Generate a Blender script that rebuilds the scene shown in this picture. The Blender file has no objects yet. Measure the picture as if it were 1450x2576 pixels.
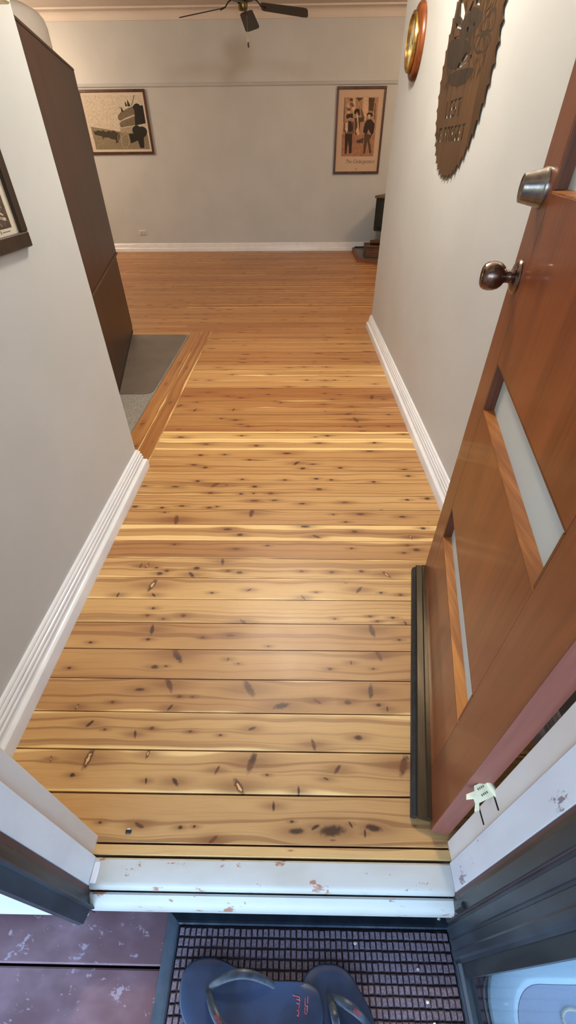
import bpy, bmesh, math, random
from math import pi, sin, cos, radians as R
from mathutils import Matrix, Vector
random.seed(7)
S = bpy.context.scene
C = S.collection

# ------------------------------------------------------------------ camera, sky, lights, exposure
F_PX, PITCH, YAW, ROLL = 1062.3, R(40.1687), R(1.2066), R(-0.5248)
cam = bpy.data.objects.new('camera', bpy.data.cameras.new('camera')); C.objects.link(cam)
cam.data.sensor_fit = 'VERTICAL'; cam.data.sensor_height = 24.0
cam.data.lens = 24.0*F_PX/2576.0
cam.data.clip_start = 0.02
cam.location = (0, 0, 1.25)
cam.rotation_euler = (Matrix.Rotation(YAW, 3, 'Z') @ Matrix.Rotation(pi/2-PITCH, 3, 'X') @ Matrix.Rotation(ROLL, 3, 'Z')).to_euler()
S.camera = cam

w = bpy.data.worlds.new('sky'); S.world = w; w.use_nodes = True
nt = w.node_tree
sky = nt.nodes.new('ShaderNodeTexSky'); sky.sky_type = 'NISHITA'; sky.sun_disc = False
sky.sun_elevation = R(38); sky.sun_rotation = R(20); sky.dust_density = 2.0; sky.ozone_density = 1.5
nt.nodes['Background'].inputs['Strength'].default_value = 1.15
nt.links.new(sky.outputs[0], nt.nodes['Background'].inputs[0])

def lamp(name, loc, power, col, rad):
    l = bpy.data.lights.new(name, 'POINT'); l.energy = power; l.color = col; l.shadow_soft_size = rad
    o = bpy.data.objects.new(name, l); o.location = loc; C.objects.link(o); return o
lamp('hall_lamp', (-0.05, 2.5, 2.52), 104, (1.0, 0.89, 0.72), 0.13)
lamp('reading_lamp', (-4.0, 7.0, 2.25), 72, (1.0, 0.74, 0.50), 0.12)
lamp('fill_lamp', (2.3, 6.3, 2.45), 46, (1.0, 0.68, 0.42), 0.12)  # added fill, out of view; brightens the right of the far room

S.view_settings.view_transform = 'Standard'; S.view_settings.look = 'None'
S.view_settings.gamma = 1.0; S.view_settings.use_curve_mapping = False
S.view_settings.exposure = 0.40

# ------------------------------------------------------------------ mesh helpers
WL = {}                                   # world location of every object
def tag(o, label=None, cat=None, group=None, kind=None):
    if label: o['label'] = label
    if cat: o['category'] = cat
    if group: o['group'] = group
    if kind: o['kind'] = kind
    return o
def bx(bm, x0, x1, y0, y1, z0, z1, bev=0.0, seg=1):
    v = [bm.verts.new((x, y, z)) for x in (x0, x1) for y in (y0, y1) for z in (z0, z1)]
    fs = [bm.faces.new([v[i] for i in q]) for q in ((0,1,3,2),(4,6,7,5),(0,4,5,1),(2,3,7,6),(0,2,6,4),(1,5,7,3))]
    if bev:
        es = list({e for f in fs for e in f.edges})
        bmesh.ops.bevel(bm, geom=es, offset=bev, segments=seg, affect='EDGES', profile=0.5)
def box(*a, **k):
    bm = bmesh.new(); bx(bm, *a, **k); return bm
def prism(bm, pts, a0, a1, f):
    """closed 2-D outline pts swept from a0 to a1; f(p, a) gives the 3-D point"""
    n = len(pts)
    A = [bm.verts.new(f(p, a0)) for p in pts]; B = [bm.verts.new(f(p, a1)) for p in pts]
    for i in range(n): bm.faces.new((A[i], A[(i+1) % n], B[(i+1) % n], B[i]))
    bm.faces.new(A[::-1]); bm.faces.new(B)
def lathe(bm, prof, seg=24, M=None):
    M = M or Matrix()
    rings = []
    for r, h in prof:
        if r < 1e-6: rings.append([bm.verts.new(M @ Vector((0, 0, h)))])
        else: rings.append([bm.verts.new(M @ Vector((r*cos(2*pi*i/seg), r*sin(2*pi*i/seg), h))) for i in range(seg)])
    for a, b in zip(rings, rings[1:]):
        for i in range(seg):
            j = (i+1) % seg
            q = [a[i % len(a)], a[j % len(a)], b[j % len(b)], b[i % len(b)]]
            u = []
            for v in q:
                if v not in u: u.append(v)
            if len(u) > 2: bm.faces.new(u)
def tube(bm, pts, rad, seg=8, flat=1.0):
    """tube along pts; rad a number or list; flat squashes its height"""
    P = [Vector(p) for p in pts]; rings = []
    for i, p in enumerate(P):
        t = (P[min(i+1, len(P)-1)] - P[max(i-1, 0)]).normalized()
        side = t.cross(Vector((0, 0, 1)))
        if side.length < 1e-4: side = Vector((1, 0, 0))
        side.normalize(); up = side.cross(t)
        r = rad[i] if isinstance(rad, (list, tuple)) else rad
        rings.append([bm.verts.new(p + side*r*cos(2*pi*k/seg) + up*r*flat*sin(2*pi*k/seg)) for k in range(seg)])
    for a, b in zip(rings, rings[1:]):
        for k in range(seg): bm.faces.new((a[k], a[(k+1) % seg], b[(k+1) % seg], b[k]))
    bm.faces.new(rings[0][::-1]); bm.faces.new(rings[-1])
def finish(bm, smooth=None):
    bmesh.ops.recalc_face_normals(bm, faces=bm.faces[:])
    me = bpy.data.meshes.new('m'); bm.to_mesh(me); bm.free()
    if smooth:
        me.shade_smooth(); me.set_sharp_from_angle(angle=R(smooth))
    return me
def obj(name, bm, m, parent=None, smooth=None, M=None):
    """ONE mesh object from a bmesh in world space (or the frame M); origin goes to the middle of its foot"""
    me = bm if isinstance(bm, bpy.types.Mesh) else finish(bm, smooth)
    if M is not None: me.transform(M)
    co = [v.co for v in me.vertices]
    c = Vector([(min(v[i] for v in co)+max(v[i] for v in co))/2 for i in (0, 1)] + [min(v[2] for v in co)])
    me.transform(Matrix.Translation(-c)); me.name = name
    for x in (m if isinstance(m, (list, tuple)) else [m]): me.materials.append(x)
    o = bpy.data.objects.new(name, me); C.objects.link(o)
    WL[o] = c
    if parent is not None:
        o.parent = parent; o.location = c - WL[parent]
    else: o.location = c
    return o
def thing(name, loc, label, cat, group=None, kind=None):
    o = bpy.data.objects.new(name, None); C.objects.link(o); o.empty_display_size = 0.05
    o.location = loc; WL[o] = Vector(loc); return tag(o, label, cat, group, kind)
def frame(origin, right):
    """drawing frame of an upright plane: X to the right, Y up, Z out of the plane"""
    r = Vector(right).normalized(); n = r.cross(Vector((0, 0, 1)))
    return Matrix.Translation(origin) @ Matrix((r, (0, 0, 1), n)).transposed().to_4x4()
def flat(polys, z0=0.0, dz=0.00012, sc=0.001):
    """flat printed shapes, each later one laid a hair above the one before; returns bmesh, material index per face"""
    bm = bmesh.new()
    for i, (mi, p) in enumerate(polys):
        f = bm.faces.new([bm.verts.new((x*sc, y*sc, z0+i*dz)) for x, y in p]); f.normal_update()
        if f.normal.z < 0: f.normal_flip()
        f.material_index = mi
        bmesh.ops.triangulate(bm, faces=[f])
    me = bpy.data.meshes.new('m'); bm.to_mesh(me); bm.free(); return me
def curve_mesh(splines, depth):
    cu = bpy.data.curves.new('c', 'CURVE'); cu.dimensions = '2D'; cu.fill_mode = 'BOTH'; cu.extrude = depth/2
    for p in splines:
        s = cu.splines.new('POLY'); s.points.add(len(p)-1); s.use_cyclic_u = True
        for q, (x, y) in zip(s.points, p): q.co = (x, y, 0, 1)
    return to_mesh(cu)
def to_mesh(cu):
    o = bpy.data.objects.new('t', cu); C.objects.link(o)
    dg = bpy.context.evaluated_depsgraph_get(); me = bpy.data.meshes.new_from_object(o.evaluated_get(dg))
    bpy.data.objects.remove(o); return me
def text_mesh(s, size, shear=0.0, depth=0.0):
    cu = bpy.data.curves.new('t', 'FONT'); cu.body = s; cu.size = size; cu.shear = shear; cu.extrude = depth
    cu.resolution_u = 2
    return to_mesh(cu)
def sweep(bm, prof, path, left=True):
    """moulding: profile (out, up) carried along a level path with mitred corners, standing out to the left of travel"""
    P = [Vector(p) for p in path]; rows = []
    for i, p in enumerate(P):
        d0 = (P[i]-P[i-1]).normalized() if i else None
        d1 = (P[i+1]-P[i]).normalized() if i+1 < len(P) else None
        ns = [Vector((-d.y, d.x))*(1 if left else -1) for d in (d0, d1) if d is not None]
        n = ns[0] if len(ns) == 1 else (ns[0]+ns[1])/(1+ns[0].dot(ns[1]))
        rows.append([bm.verts.new((p.x+n.x*t, p.y+n.y*t, z)) for t, z in prof])
    m = len(prof)
    for a, b in zip(rows, rows[1:]):
        for k in range(m): bm.faces.new((a[k], a[(k+1) % m], b[(k+1) % m], b[k]))
    bm.faces.new(rows[0]); bm.faces.new(rows[-1][::-1])

# ------------------------------------------------------------------ materials
def lin(r, g, b):
    f = lambda c: (c/255/12.92 if c/255 <= .04045 else ((c/255+.055)/1.055)**2.4)
    return (f(r), f(g), f(b), 1)
class NT:
    def __init__(s, tree): s.t = tree
    def n(s, typ, _out=0, props=None, **ins):
        d = s.t.nodes.new('ShaderNode'+typ)
        for k, v in (props or {}).items(): setattr(d, k, v)
        for k, v in ins.items():
            i = d.inputs[int(k[1:])] if k[0] == 'i' and k[1:].isdigit() else d.inputs[k.replace('_', ' ')]
            s.put(i, v)
        return d if _out is None else d.outputs[_out]
    def put(s, i, v):
        if isinstance(v, bpy.types.NodeSocket): s.t.links.new(v, i)
        else: i.default_value = v
    def m(s, op, a, b=0.0, c=0.0, clamp=False): return s.n('Math', 0, dict(operation=op, use_clamp=clamp), i0=a, i1=b, i2=c)
    def v(s, op, a, b=(0, 0, 0), out=0): return s.n('VectorMath', out, dict(operation=op), i0=a, i1=b)
    def mr(s, x, a, b, c=0.0, d=1.0): return s.n('MapRange', 0, dict(interpolation_type='SMOOTHSTEP'), i0=x, i1=a, i2=b, i3=c, i4=d)
    def mix(s, f, a, b):
        d = s.t.nodes.new('ShaderNodeMix'); d.data_type = 'RGBA'
        s.put(d.inputs[0], f); s.put(d.inputs[6], a); s.put(d.inputs[7], b); return d.outputs[2]
    def noise(s, vec, scale, detail=3.0, rough=0.55, out=0): return s.n('TexNoise', out, Vector=vec, Scale=scale, Detail=detail, Roughness=rough)
    def xyz(s, x, y, z=0.0): return s.n('CombineXYZ', 0, X=x, Y=y, Z=z)
def mat(name, col=None, rough=0.5, metal=0.0, build=None, **kw):
    m = bpy.data.materials.new(name); m.use_nodes = True
    t = NT(m.node_tree); b = m.node_tree.nodes['Principled BSDF']
    b.inputs['Roughness'].default_value = rough; b.inputs['Metallic'].default_value = metal
    for k, v in kw.items(): b.inputs[k.replace('_', ' ')].default_value = v
    if col: b.inputs['Base Color'].default_value = lin(*col)
    if build: build(t, b)
    return m
def bump(t, b, h, strength, dist=0.001):
    t.put(b.inputs['Normal'], t.n('Bump', 0, Strength=strength, Distance=dist, Height=h))
def mottled(c0, c1, scale=6.0, stretch=(1, 1, 1), detail=4.0, lo=.35, hi=.65, bmp=0.0, bscale=None):
    def f(t, b):
        p = t.v('MULTIPLY', t.n('NewGeometry', 0), stretch)
        a = t.mr(t.noise(p, scale, detail), lo, hi)
        t.put(b.inputs['Base Color'], t.mix(a, lin(*c0), lin(*c1)))
        if bmp: bump(t, b, t.noise(p, bscale or scale*8, 3.0), bmp)
    return f
def worn(base, under, amount=.62, scale=14.0, dirt=None, stretch=(1, 1, 1)):
    """paint chipped through to what lies under it, with grime"""
    def f(t, b):
        p = t.v('MULTIPLY', t.n('NewGeometry', 0), stretch)
        a = t.mr(t.noise(p, scale, 8.0, .7), amount, amount+.03)
        c = t.mix(t.mr(t.noise(p, scale*.3, 3.0), .35, .75), lin(*base), lin(*(dirt or base)))
        t.put(b.inputs['Base Color'], t.mix(a, c, lin(*under)))
        bump(t, b, a, .3)
    return f
def woodgrain(pale, dark, fine=90.0, axis=2, bmp=.05, spots=None):
    def f(t, b):
        st = [1.0, 1.0, 1.0]; st[axis] = .05
        p = t.n('NewGeometry', 0)
        big = t.noise(t.v('MULTIPLY', p, tuple(.12+.88*(i != axis) for i in range(3))), 7.0, 4.0)
        g = t.noise(t.v('MULTIPLY', p, tuple(st)), fine, 4.0, .6)
        a = t.m('ADD', t.m('MULTIPLY', big, .6), t.m('MULTIPLY', g, .4))
        c = t.mix(t.mr(a, .36, .64), lin(*pale), lin(*dark))
        t.put(b.inputs['Base Color'], c); bump(t, b, g, bmp)
    return f
def plank_nodes():
    """node group: one knot of a board. K = (x, y, code): code's whole part the length in mm, its fraction the angle / pi"""
    g = bpy.data.node_groups.new('knot', 'ShaderNodeTree'); t = NT(g)
    for nm, k in (('P', 'NodeSocketVector'), ('K', 'NodeSocketVector'), ('Rag', 'NodeSocketFloat')): g.interface.new_socket(nm, in_out='INPUT', socket_type=k)
    for nm in ('Mask', 'Warp', 'Halo', 'Core'): g.interface.new_socket(nm, in_out='OUTPUT', socket_type='NodeSocketFloat')
    gi = g.nodes.new('NodeGroupInput'); go = g.nodes.new('NodeGroupOutput')
    sp = t.n('SeparateXYZ', None, Vector=gi.outputs[0]); sk = t.n('SeparateXYZ', None, Vector=gi.outputs[1])
    code = sk.outputs[2]; core = t.m('GREATER_THAN', code, 500.0)
    code = t.m('SUBTRACT', code, t.m('MULTIPLY', core, 1000.0))
    r = t.m('MAXIMUM', t.m('MULTIPLY', t.m('FLOOR', code), .001), .00001)
    ang = t.m('MULTIPLY', t.m('FRACT', code), pi)
    dx = t.m('SUBTRACT', sp.outputs[0], sk.outputs[0]); dy = t.m('SUBTRACT', sp.outputs[1], sk.outputs[1])
    c, s = t.m('COSINE', ang), t.m('SINE', ang)
    a = t.m('DIVIDE', t.m('ADD', t.m('MULTIPLY', dx, c), t.m('MULTIPLY', dy, s)), r)
    thin = t.m('MAXIMUM', t.m('GREATER_THAN', t.m('ABSOLUTE', s), .3), t.m('GREATER_THAN', r, .0155))
    bb = t.m('DIVIDE', t.m('SUBTRACT', t.m('MULTIPLY', dy, c), t.m('MULTIPLY', dx, s)), t.m('MULTIPLY', r, t.m('SUBTRACT', .66, t.m('MULTIPLY', thin, .32))))
    d = t.m('SQRT', t.m('ADD', t.m('MULTIPLY', a, a), t.m('MULTIPLY', bb, bb)))
    d2 = t.m('ADD', d, t.m('MULTIPLY', gi.outputs[2], .9))
    mask = t.mr(d2, .45, 1.25, 1.0, 0.0)
    gx = t.m('DIVIDE', dx, t.m('ADD', t.m('MULTIPLY', r, 3.0), .006)); gy = t.m('DIVIDE', dy, t.m('ADD', t.m('MULTIPLY', r, .8), .003))
    gs = t.m('EXPONENT', t.m('MULTIPLY', t.m('ADD', t.m('MULTIPLY', gx, gx), t.m('MULTIPLY', gy, gy)), -1.0))
    on = t.m('GREATER_THAN', r, .001)
    outs = (t.m('MULTIPLY', mask, on), t.m('MULTIPLY', t.m('MULTIPLY', dy, gs), t.m('MULTIPLY', on, .85)), t.m('MULTIPLY', gs, on),
            t.m('MULTIPLY', t.mr(d2, .30, .5, 1.0, 0.0), core))
    for i, o in enumerate(outs): g.links.new(o, go.inputs[i])
    return g
KG = plank_nodes()
NK = 14
def plank_build(grey=0.0, nk=NK, axis=0):
    def f(t, b):
        p = t.n('SeparateXYZ', None, Vector=t.n('NewGeometry', 0))
        X, Y = (p.outputs[0], p.outputs[1]) if axis == 0 else (p.outputs[1], p.outputs[0])
        at = lambda nm, out=2: t.n('Attribute', out, dict(attribute_type='OBJECT', attribute_name=nm))
        seed, tone, sap, wild, yc = at('seed'), at('tone'), at('sap'), at('wild'), at('yc')
        sx = t.m('ADD', X, t.m('MULTIPLY', seed, 13.7))
        P = t.xyz(X, Y)
        rag = t.m('SUBTRACT', t.noise(t.xyz(t.m('MULTIPLY', sx, 1.0), Y, seed), 110.0, 2.0), .5)
        M = W = H = K = None
        for i in range(nk):
            n = t.t.nodes.new('ShaderNodeGroup'); n.node_tree = KG
            t.put(n.inputs[0], P); t.put(n.inputs[1], at('k%d' % i, 1)); t.put(n.inputs[2], rag)
            o = n.outputs
            if M is None: M, W, H, K = o[0], o[1], o[2], o[3]
            else: M, W, H, K = t.m('MAXIMUM', M, o[0]), t.m('ADD', W, o[1]), t.m('MAXIMUM', H, o[2]), t.m('MAXIMUM', K, o[3])
        # small wild knots, more on the boards far down the hall
        vo = t.n('TexVoronoi', None, dict(voronoi_dimensions='2D'), Vector=t.xyz(t.m('MULTIPLY', sx, 5.0), t.m('MULTIPLY', t.m('ADD', Y, seed), 18.0)), Scale=1.0)
        cr = t.n('SeparateColor', None, Color=vo.outputs['Color'])
        sz = t.m('MULTIPLY', t.m('SUBTRACT', cr.outputs[0], t.m('SUBTRACT', 1.0, t.m('MULTIPLY', wild, .55))), .42)
        vd = t.m('SUBTRACT', vo.outputs['Distance'], t.m('MAXIMUM', sz, 0.0))
        small = t.m('MULTIPLY', t.mr(vd, -.03, .05, 1.0, 0.0), t.m('GREATER_THAN', sz, .012))
        Yw = t.m('SUBTRACT', t.m('SUBTRACT', Y, W), yc) if W is not None else t.m('SUBTRACT', Y, yc)
        Yw = t.m('ADD', Yw, t.m('MULTIPLY', t.m('SUBTRACT', t.noise(t.xyz(t.m('MULTIPLY', sx, 2.2), t.m('MULTIPLY', Yw, 4.0), seed), 1.0, 2.0), .5), .05))
        ringv = t.xyz(t.m('MULTIPLY', sx, .35), t.m('MULTIPLY', Yw, 62.0), seed)
        ring = t.noise(ringv, 1.0, 2.0, .5)
        line = t.mr(ring, .50, .62)
        fine = t.noise(t.xyz(t.m('MULTIPLY', sx, 9.0), t.m('MULTIPLY', Yw, 420.0), seed), 1.0, 2.0)
        big = t.noise(t.xyz(t.m('MULTIPLY', sx, .8), t.m('MULTIPLY', Yw, 9.0), seed), 1.0, 2.0)
        tn = t.m('ADD', tone, t.m('MULTIPLY', t.m('SUBTRACT', big, .5), .75), clamp=True)
        base = t.mix(tn, lin(212, 172, 112), lin(148, 92, 46))
        base = t.mix(t.m('MULTIPLY', line, .5), base, lin(118, 66, 30))
        base = t.mix(t.m('MULTIPLY', t.mr(fine, .4, .7), .13), base, lin(120, 66, 28))
        # pale sapwood along one or both edges
        edge = t.m('ABSOLUTE', Yw)
        sp = t.m('MULTIPLY', t.mr(t.m('ADD', edge, t.m('MULTIPLY', sap, .05)), .052, .060), t.m('GREATER_THAN', sap, .01))
        base = t.mix(t.m('MULTIPLY', sp, .85), base, t.mix(t.m('MULTIPLY', line, .15), lin(242, 206, 142), lin(200, 150, 90)))
        if H is not None: base = t.mix(t.m('MULTIPLY', t.m('POWER', H, 1.3), .62), base, lin(112, 60, 28))
        base = t.mix(t.m('MULTIPLY', small, .9), base, lin(82, 42, 20))
        if M is not None:
            base = t.mix(t.m('MULTIPLY', M, .93), base, t.mix(t.mr(ring, .4, .6), lin(50, 25, 14), lin(98, 50, 26)))
            base = t.mix(t.m('MULTIPLY', K, .9), base, lin(226, 178, 112))
        t.put(b.inputs['Base Color'], base)
        t.put(b.inputs['Roughness'], t.m('ADD', .36, t.m('MULTIPLY', t.noise(t.xyz(sx, Y), 7.0, 3.0), .14)))
        bump(t, b, fine, .06)
    return f
MT = {}
def pane(name, tint, gloss=1.0):
    """thin clear glass: light passes straight through, the rest mirrors by the angle"""
    m = bpy.data.materials.new(name); m.use_nodes = True; t = NT(m.node_tree)
    out = m.node_tree.nodes['Material Output']; m.node_tree.nodes.remove(m.node_tree.nodes['Principled BSDF'])
    f = t.m('MULTIPLY', t.m('ADD', .03, t.m('MULTIPLY', t.m('POWER', t.n('LayerWeight', 1), 5.0), .8)), gloss)
    mx = t.n('MixShader', 0, i0=f, i1=t.n('BsdfTransparent', 0, Color=lin(*tint)), i2=t.n('BsdfGlossy', 0, Roughness=.03))
    t.put(out.inputs['Surface'], mx); return m
def build_mats():
    M = MT
    M['plank'] = mat('varnished_pine', build=plank_build(), Coat_Weight=.10, Coat_Roughness=.30)
    M['far_plank'] = mat('varnished_pine_small_knots', build=plank_build(nk=0), Coat_Weight=.10, Coat_Roughness=.30)
    M['border'] = mat('varnished_border_pine', build=plank_build(nk=4, axis=1), Coat_Weight=.10, Coat_Roughness=.30)
    M['subfloor'] = mat('dark_gap', (22, 15, 12), .9)
    M['wall'] = mat('wall_paint', rough=.45, build=mottled((186, 190, 193), (191, 195, 198), 2.0, bmp=.04, bscale=220))
    M['ceil'] = mat('ceiling_paint', rough=.6, build=mottled((208, 200, 192), (212, 205, 198), 2.0))
    M['gloss'] = mat('white_gloss_paint', rough=.22, build=mottled((224, 228, 234), (231, 234, 239), 9.0, lo=.3, hi=.7))
    M['clad'] = mat('white_cladding_paint', rough=.5, build=mottled((206, 208, 208), (216, 218, 218), 5.0))
    M['jamb'] = mat('jamb_paint', rough=.5, build=worn((214, 204, 196), (120, 105, 100), .74, 30, (206, 190, 176), (1, 1, .4)))
    M['stop'] = mat('weathered_white_paint', rough=.5, build=worn((206, 204, 206), (128, 116, 120), .60, 22, (190, 184, 188), (1, 1, .35)))
    M['stop_clean'] = mat('white_stop_paint', rough=.45, build=mottled((216, 217, 222), (224, 225, 229), 8.0))
    M['maroon'] = mat('maroon_paint', rough=.5, build=worn((84, 58, 56), (190, 176, 168), .66, 34, (74, 50, 48)))
    M['sill'] = mat('chipped_sill_paint', rough=.4, build=worn((196, 195, 188), (168, 120, 96), .60, 30, (182, 176, 164), (.5, 1, 1)))
    M['deck'] = mat('faded_deck_paint', rough=.55, build=worn((112, 80, 84), (164, 144, 154), .60, 45, (140, 110, 116), (.6, 1, 1)))
    M['alu'] = mat('dark_bronze_aluminium', rough=.38, metal=.2, build=mottled((44, 47, 48), (56, 59, 60), 30.0, (1, 1, .2)))
    M['alu_blue'] = mat('dusty_screen_frame', rough=.42, metal=.1, build=mottled((40, 44, 50), (60, 66, 74), 14.0, (1, 1, .3)))
    M['door'] = mat('stained_door_ply', rough=.34, build=woodgrain((128, 66, 34), (92, 42, 20), 60), Coat_Weight=.15)
    M['door_stile'] = mat('stained_door_stile', rough=.34, build=woodgrain((120, 64, 38), (96, 47, 26), 60), Coat_Weight=.15)
    M['door_edge'] = mat('painted_door_edge', rough=.5, build=woodgrain((142, 84, 70), (122, 68, 56), 60))
    M['bead'] = mat('lit_orange_timber_bead', rough=.4, build=woodgrain((196, 128, 58), (128, 72, 28), 90, axis=1, bmp=.3))  # lower bead of each pane, its colour brightened as if lit
    M['bead_shaded'] = mat('shaded_timber_bead', rough=.4, build=woodgrain((112, 60, 34), (70, 34, 18), 120))  # upper and side beads, shade put into the timber colour
    M['frost'] = mat('frosted_glass', (214, 220, 218), .55, Transmission_Weight=.35, IOR=1.45)
    M['glass'] = pane('clear_glass', (226, 232, 234)); M['picglass'] = pane('picture_glass', (250, 250, 250), .25)
    M['bronze'] = mat('aged_bronze', rough=.22, metal=.95, build=mottled((104, 84, 76), (134, 112, 100), 60.0))
    M['steel'] = mat('satin_steel', rough=.26, metal=.95, build=mottled((118, 110, 104), (140, 132, 125), 60.0))
    M['brass'] = mat('polished_brass', (190, 156, 86), .2, .95)
    M['fan_brass'] = mat('tarnished_brass', (104, 88, 52), .35, .9)
    M['strip'] = mat('bronze_weather_strip', rough=.24, metal=.75, build=mottled((66, 58, 46), (80, 71, 57), 30.0, (1, .1, 1)))
    M['rubber'] = mat('black_rubber', rough=.5, build=mottled((28, 31, 34), (40, 44, 48), 40.0))
    M['cab'] = mat('dark_stained_cabinet', rough=.4, build=woodgrain((56, 30, 17), (38, 20, 11), 30))
    M['cab_edge'] = mat('lighter_cabinet_edge', rough=.45, build=woodgrain((76, 48, 32), (52, 31, 19), 60, axis=1))  # lighter brown than the cabinet sides
    M['frame_dark'] = mat('dark_frame_timber', rough=.35, build=woodgrain((60, 42, 28), (38, 26, 17), 80))
    M['frame_brown'] = mat('brown_frame_timber', rough=.4, build=woodgrain((92, 54, 34), (58, 31, 19), 80))
    M['mount'] = mat('picture_mount', (222, 212, 196), .7)
    M['mount_sepia'] = mat('sepia_paper', (214, 188, 164), .7)
    M['saw'] = mat('rusted_saw_steel', rough=.5, metal=.45, build=woodgrain((100, 72, 46), (64, 44, 28), 26))
    M['saw_dark'] = mat('burnt_saw_steel', rough=.6, metal=.3, build=woodgrain((48, 38, 30), (28, 22, 17), 60))
    M['saw_mid'] = mat('darkened_saw_steel', rough=.6, metal=.3, build=woodgrain((62, 46, 33), (38, 28, 20), 60))
    M['clock_wood'] = mat('red_timber_clock_rim', rough=.3, build=woodgrain((128, 68, 32), (82, 40, 18), 60))
    M['clock_face'] = mat('cream_dial', (206, 198, 168), .4)
    M['black'] = mat('matt_black', rough=.5, build=mottled((24, 25, 24), (34, 36, 34), 12.0))
    M['stove'] = mat('green_black_stove_enamel', rough=.4, metal=.2, build=mottled((30, 36, 33), (42, 48, 44), 10.0))
    M['stove_top'] = mat('olive_stove_top', rough=.5, build=mottled((104, 88, 66), (84, 72, 54), 10.0))  # lighter olive brown than the firebox
    M['tile'] = mat('grey_hearth_tile', rough=.35, build=mottled((82, 78, 72), (98, 92, 85), 12.0))
    M['brick'] = mat('red_hearth_edge', rough=.6, build=mottled((134, 82, 60), (112, 66, 48), 20.0))
    M['basket'] = mat('woven_brown_timber', rough=.6, build=woodgrain((104, 66, 44), (70, 42, 28), 60))
    M['carpet'] = mat('grey_fleck_carpet', rough=.95, build=carpet)
    M['chairmat'] = mat('grey_vinyl_mat', rough=.45, build=mottled((92, 82, 74), (100, 90, 81), 5.0))
    M['fan'] = mat('dark_fan_blade', rough=.45, build=woodgrain((50, 40, 32), (34, 27, 21), 60, axis=0))
    M['plug'] = mat('white_plastic', rough=.35, build=mottled((216, 212, 206), (222, 218, 212), 20.0))
    M['cream'] = mat('cream_paint', rough=.45, build=mottled((226, 214, 180), (216, 202, 166), 8.0))
    M['shade'] = mat('white_shade', rough=.6, build=mottled((206, 202, 198), (212, 209, 205), 4.0))
    M['mat_border'] = mat('blue_black_rubber', rough=.5, build=mottled((44, 54, 66), (58, 70, 82), 22.0))
    M['waffle'] = mat('brown_mat_pile', rough=.95, build=mottled((140, 122, 130), (104, 90, 98), 300.0, bmp=.5))
    M['mat_base'] = mat('mat_shadow_base', (52, 44, 48), .95)
    M['thong'] = mat('navy_foam_rubber', rough=.42, build=mottled((26, 37, 58), (40, 56, 84), 9.0))
    M['thong_side'] = mat('thong_sole_edge', rough=.6, build=mottled((66, 58, 60), (80, 70, 70), 30.0))
    M['strap'] = mat('dark_thong_strap', rough=.38, build=mottled((36, 43, 52), (54, 62, 74), 60.0))
    M['red'] = mat('red_print', rough=.6, build=mottled((190, 84, 88), (150, 60, 66), 90.0))
    M['tub'] = mat('pale_blue_plastic', (206, 224, 236), .4, Transmission_Weight=.1, Subsurface_Weight=0.0)
    M['tub_lid'] = mat('lavender_plastic_lid', (196, 200, 218), .4, Transmission_Weight=.05)
    M['yellowed'] = mat('yellowed_plastic', rough=.5, build=mottled((226, 220, 186), (212, 204, 166), 60.0))
    M['flake'] = mat('pale_paint_flake', (226, 222, 214), .7)
    M['ink'] = mat('grey_ink', (92, 84, 76), .8)
    M['grass'] = mat('garden_ground', rough=.95, build=mottled((86, 96, 66), (120, 116, 92), 3.0))
    M['opal'] = mat('opal_glass', (240, 232, 214), .4)
    for k, c in dict(sky=(210, 200, 184), g=(142, 130, 106), d=(66, 56, 44), m=(122, 110, 90), l=(170, 158, 136), k=(30, 27, 22)).items():
        M['bw_'+k] = mat('photo_tone_'+k, rough=.7, build=mottled(tuple(int(v*.93) for v in c), tuple(min(255, int(v*1.07)) for v in c), 60.0))
    for k, c in dict(b=(184, 144, 114), r=(174, 124, 98), p=(224, 188, 156), d=(88, 66, 48), m=(126, 92, 70), k=(56, 38, 32)).items():
        M['sp_'+k] = mat('sepia_tone_'+k, rough=.7, build=mottled(tuple(int(v*.9) for v in c), tuple(min(255, int(v*1.1)) for v in c), 90.0, (1, 1, .3)))
    for k, c in dict(b=(74, 60, 46), l=(186, 166, 144), m=(128, 110, 90)).items():
        M['fl_'+k] = mat('felled_tone_'+k, rough=.7, build=mottled(tuple(int(v*.75) for v in c), tuple(min(255, int(v*1.25)) for v in c), 90.0))
def carpet(t, b):
    p = t.n('NewGeometry', 0); a = t.noise(p, 260.0, 2.0, .8)
    t.put(b.inputs['Base Color'], t.mix(t.mr(a, .35, .65), lin(78, 74, 70), lin(168, 162, 154))); bump(t, b, a, .8, .004)
build_mats()

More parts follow.
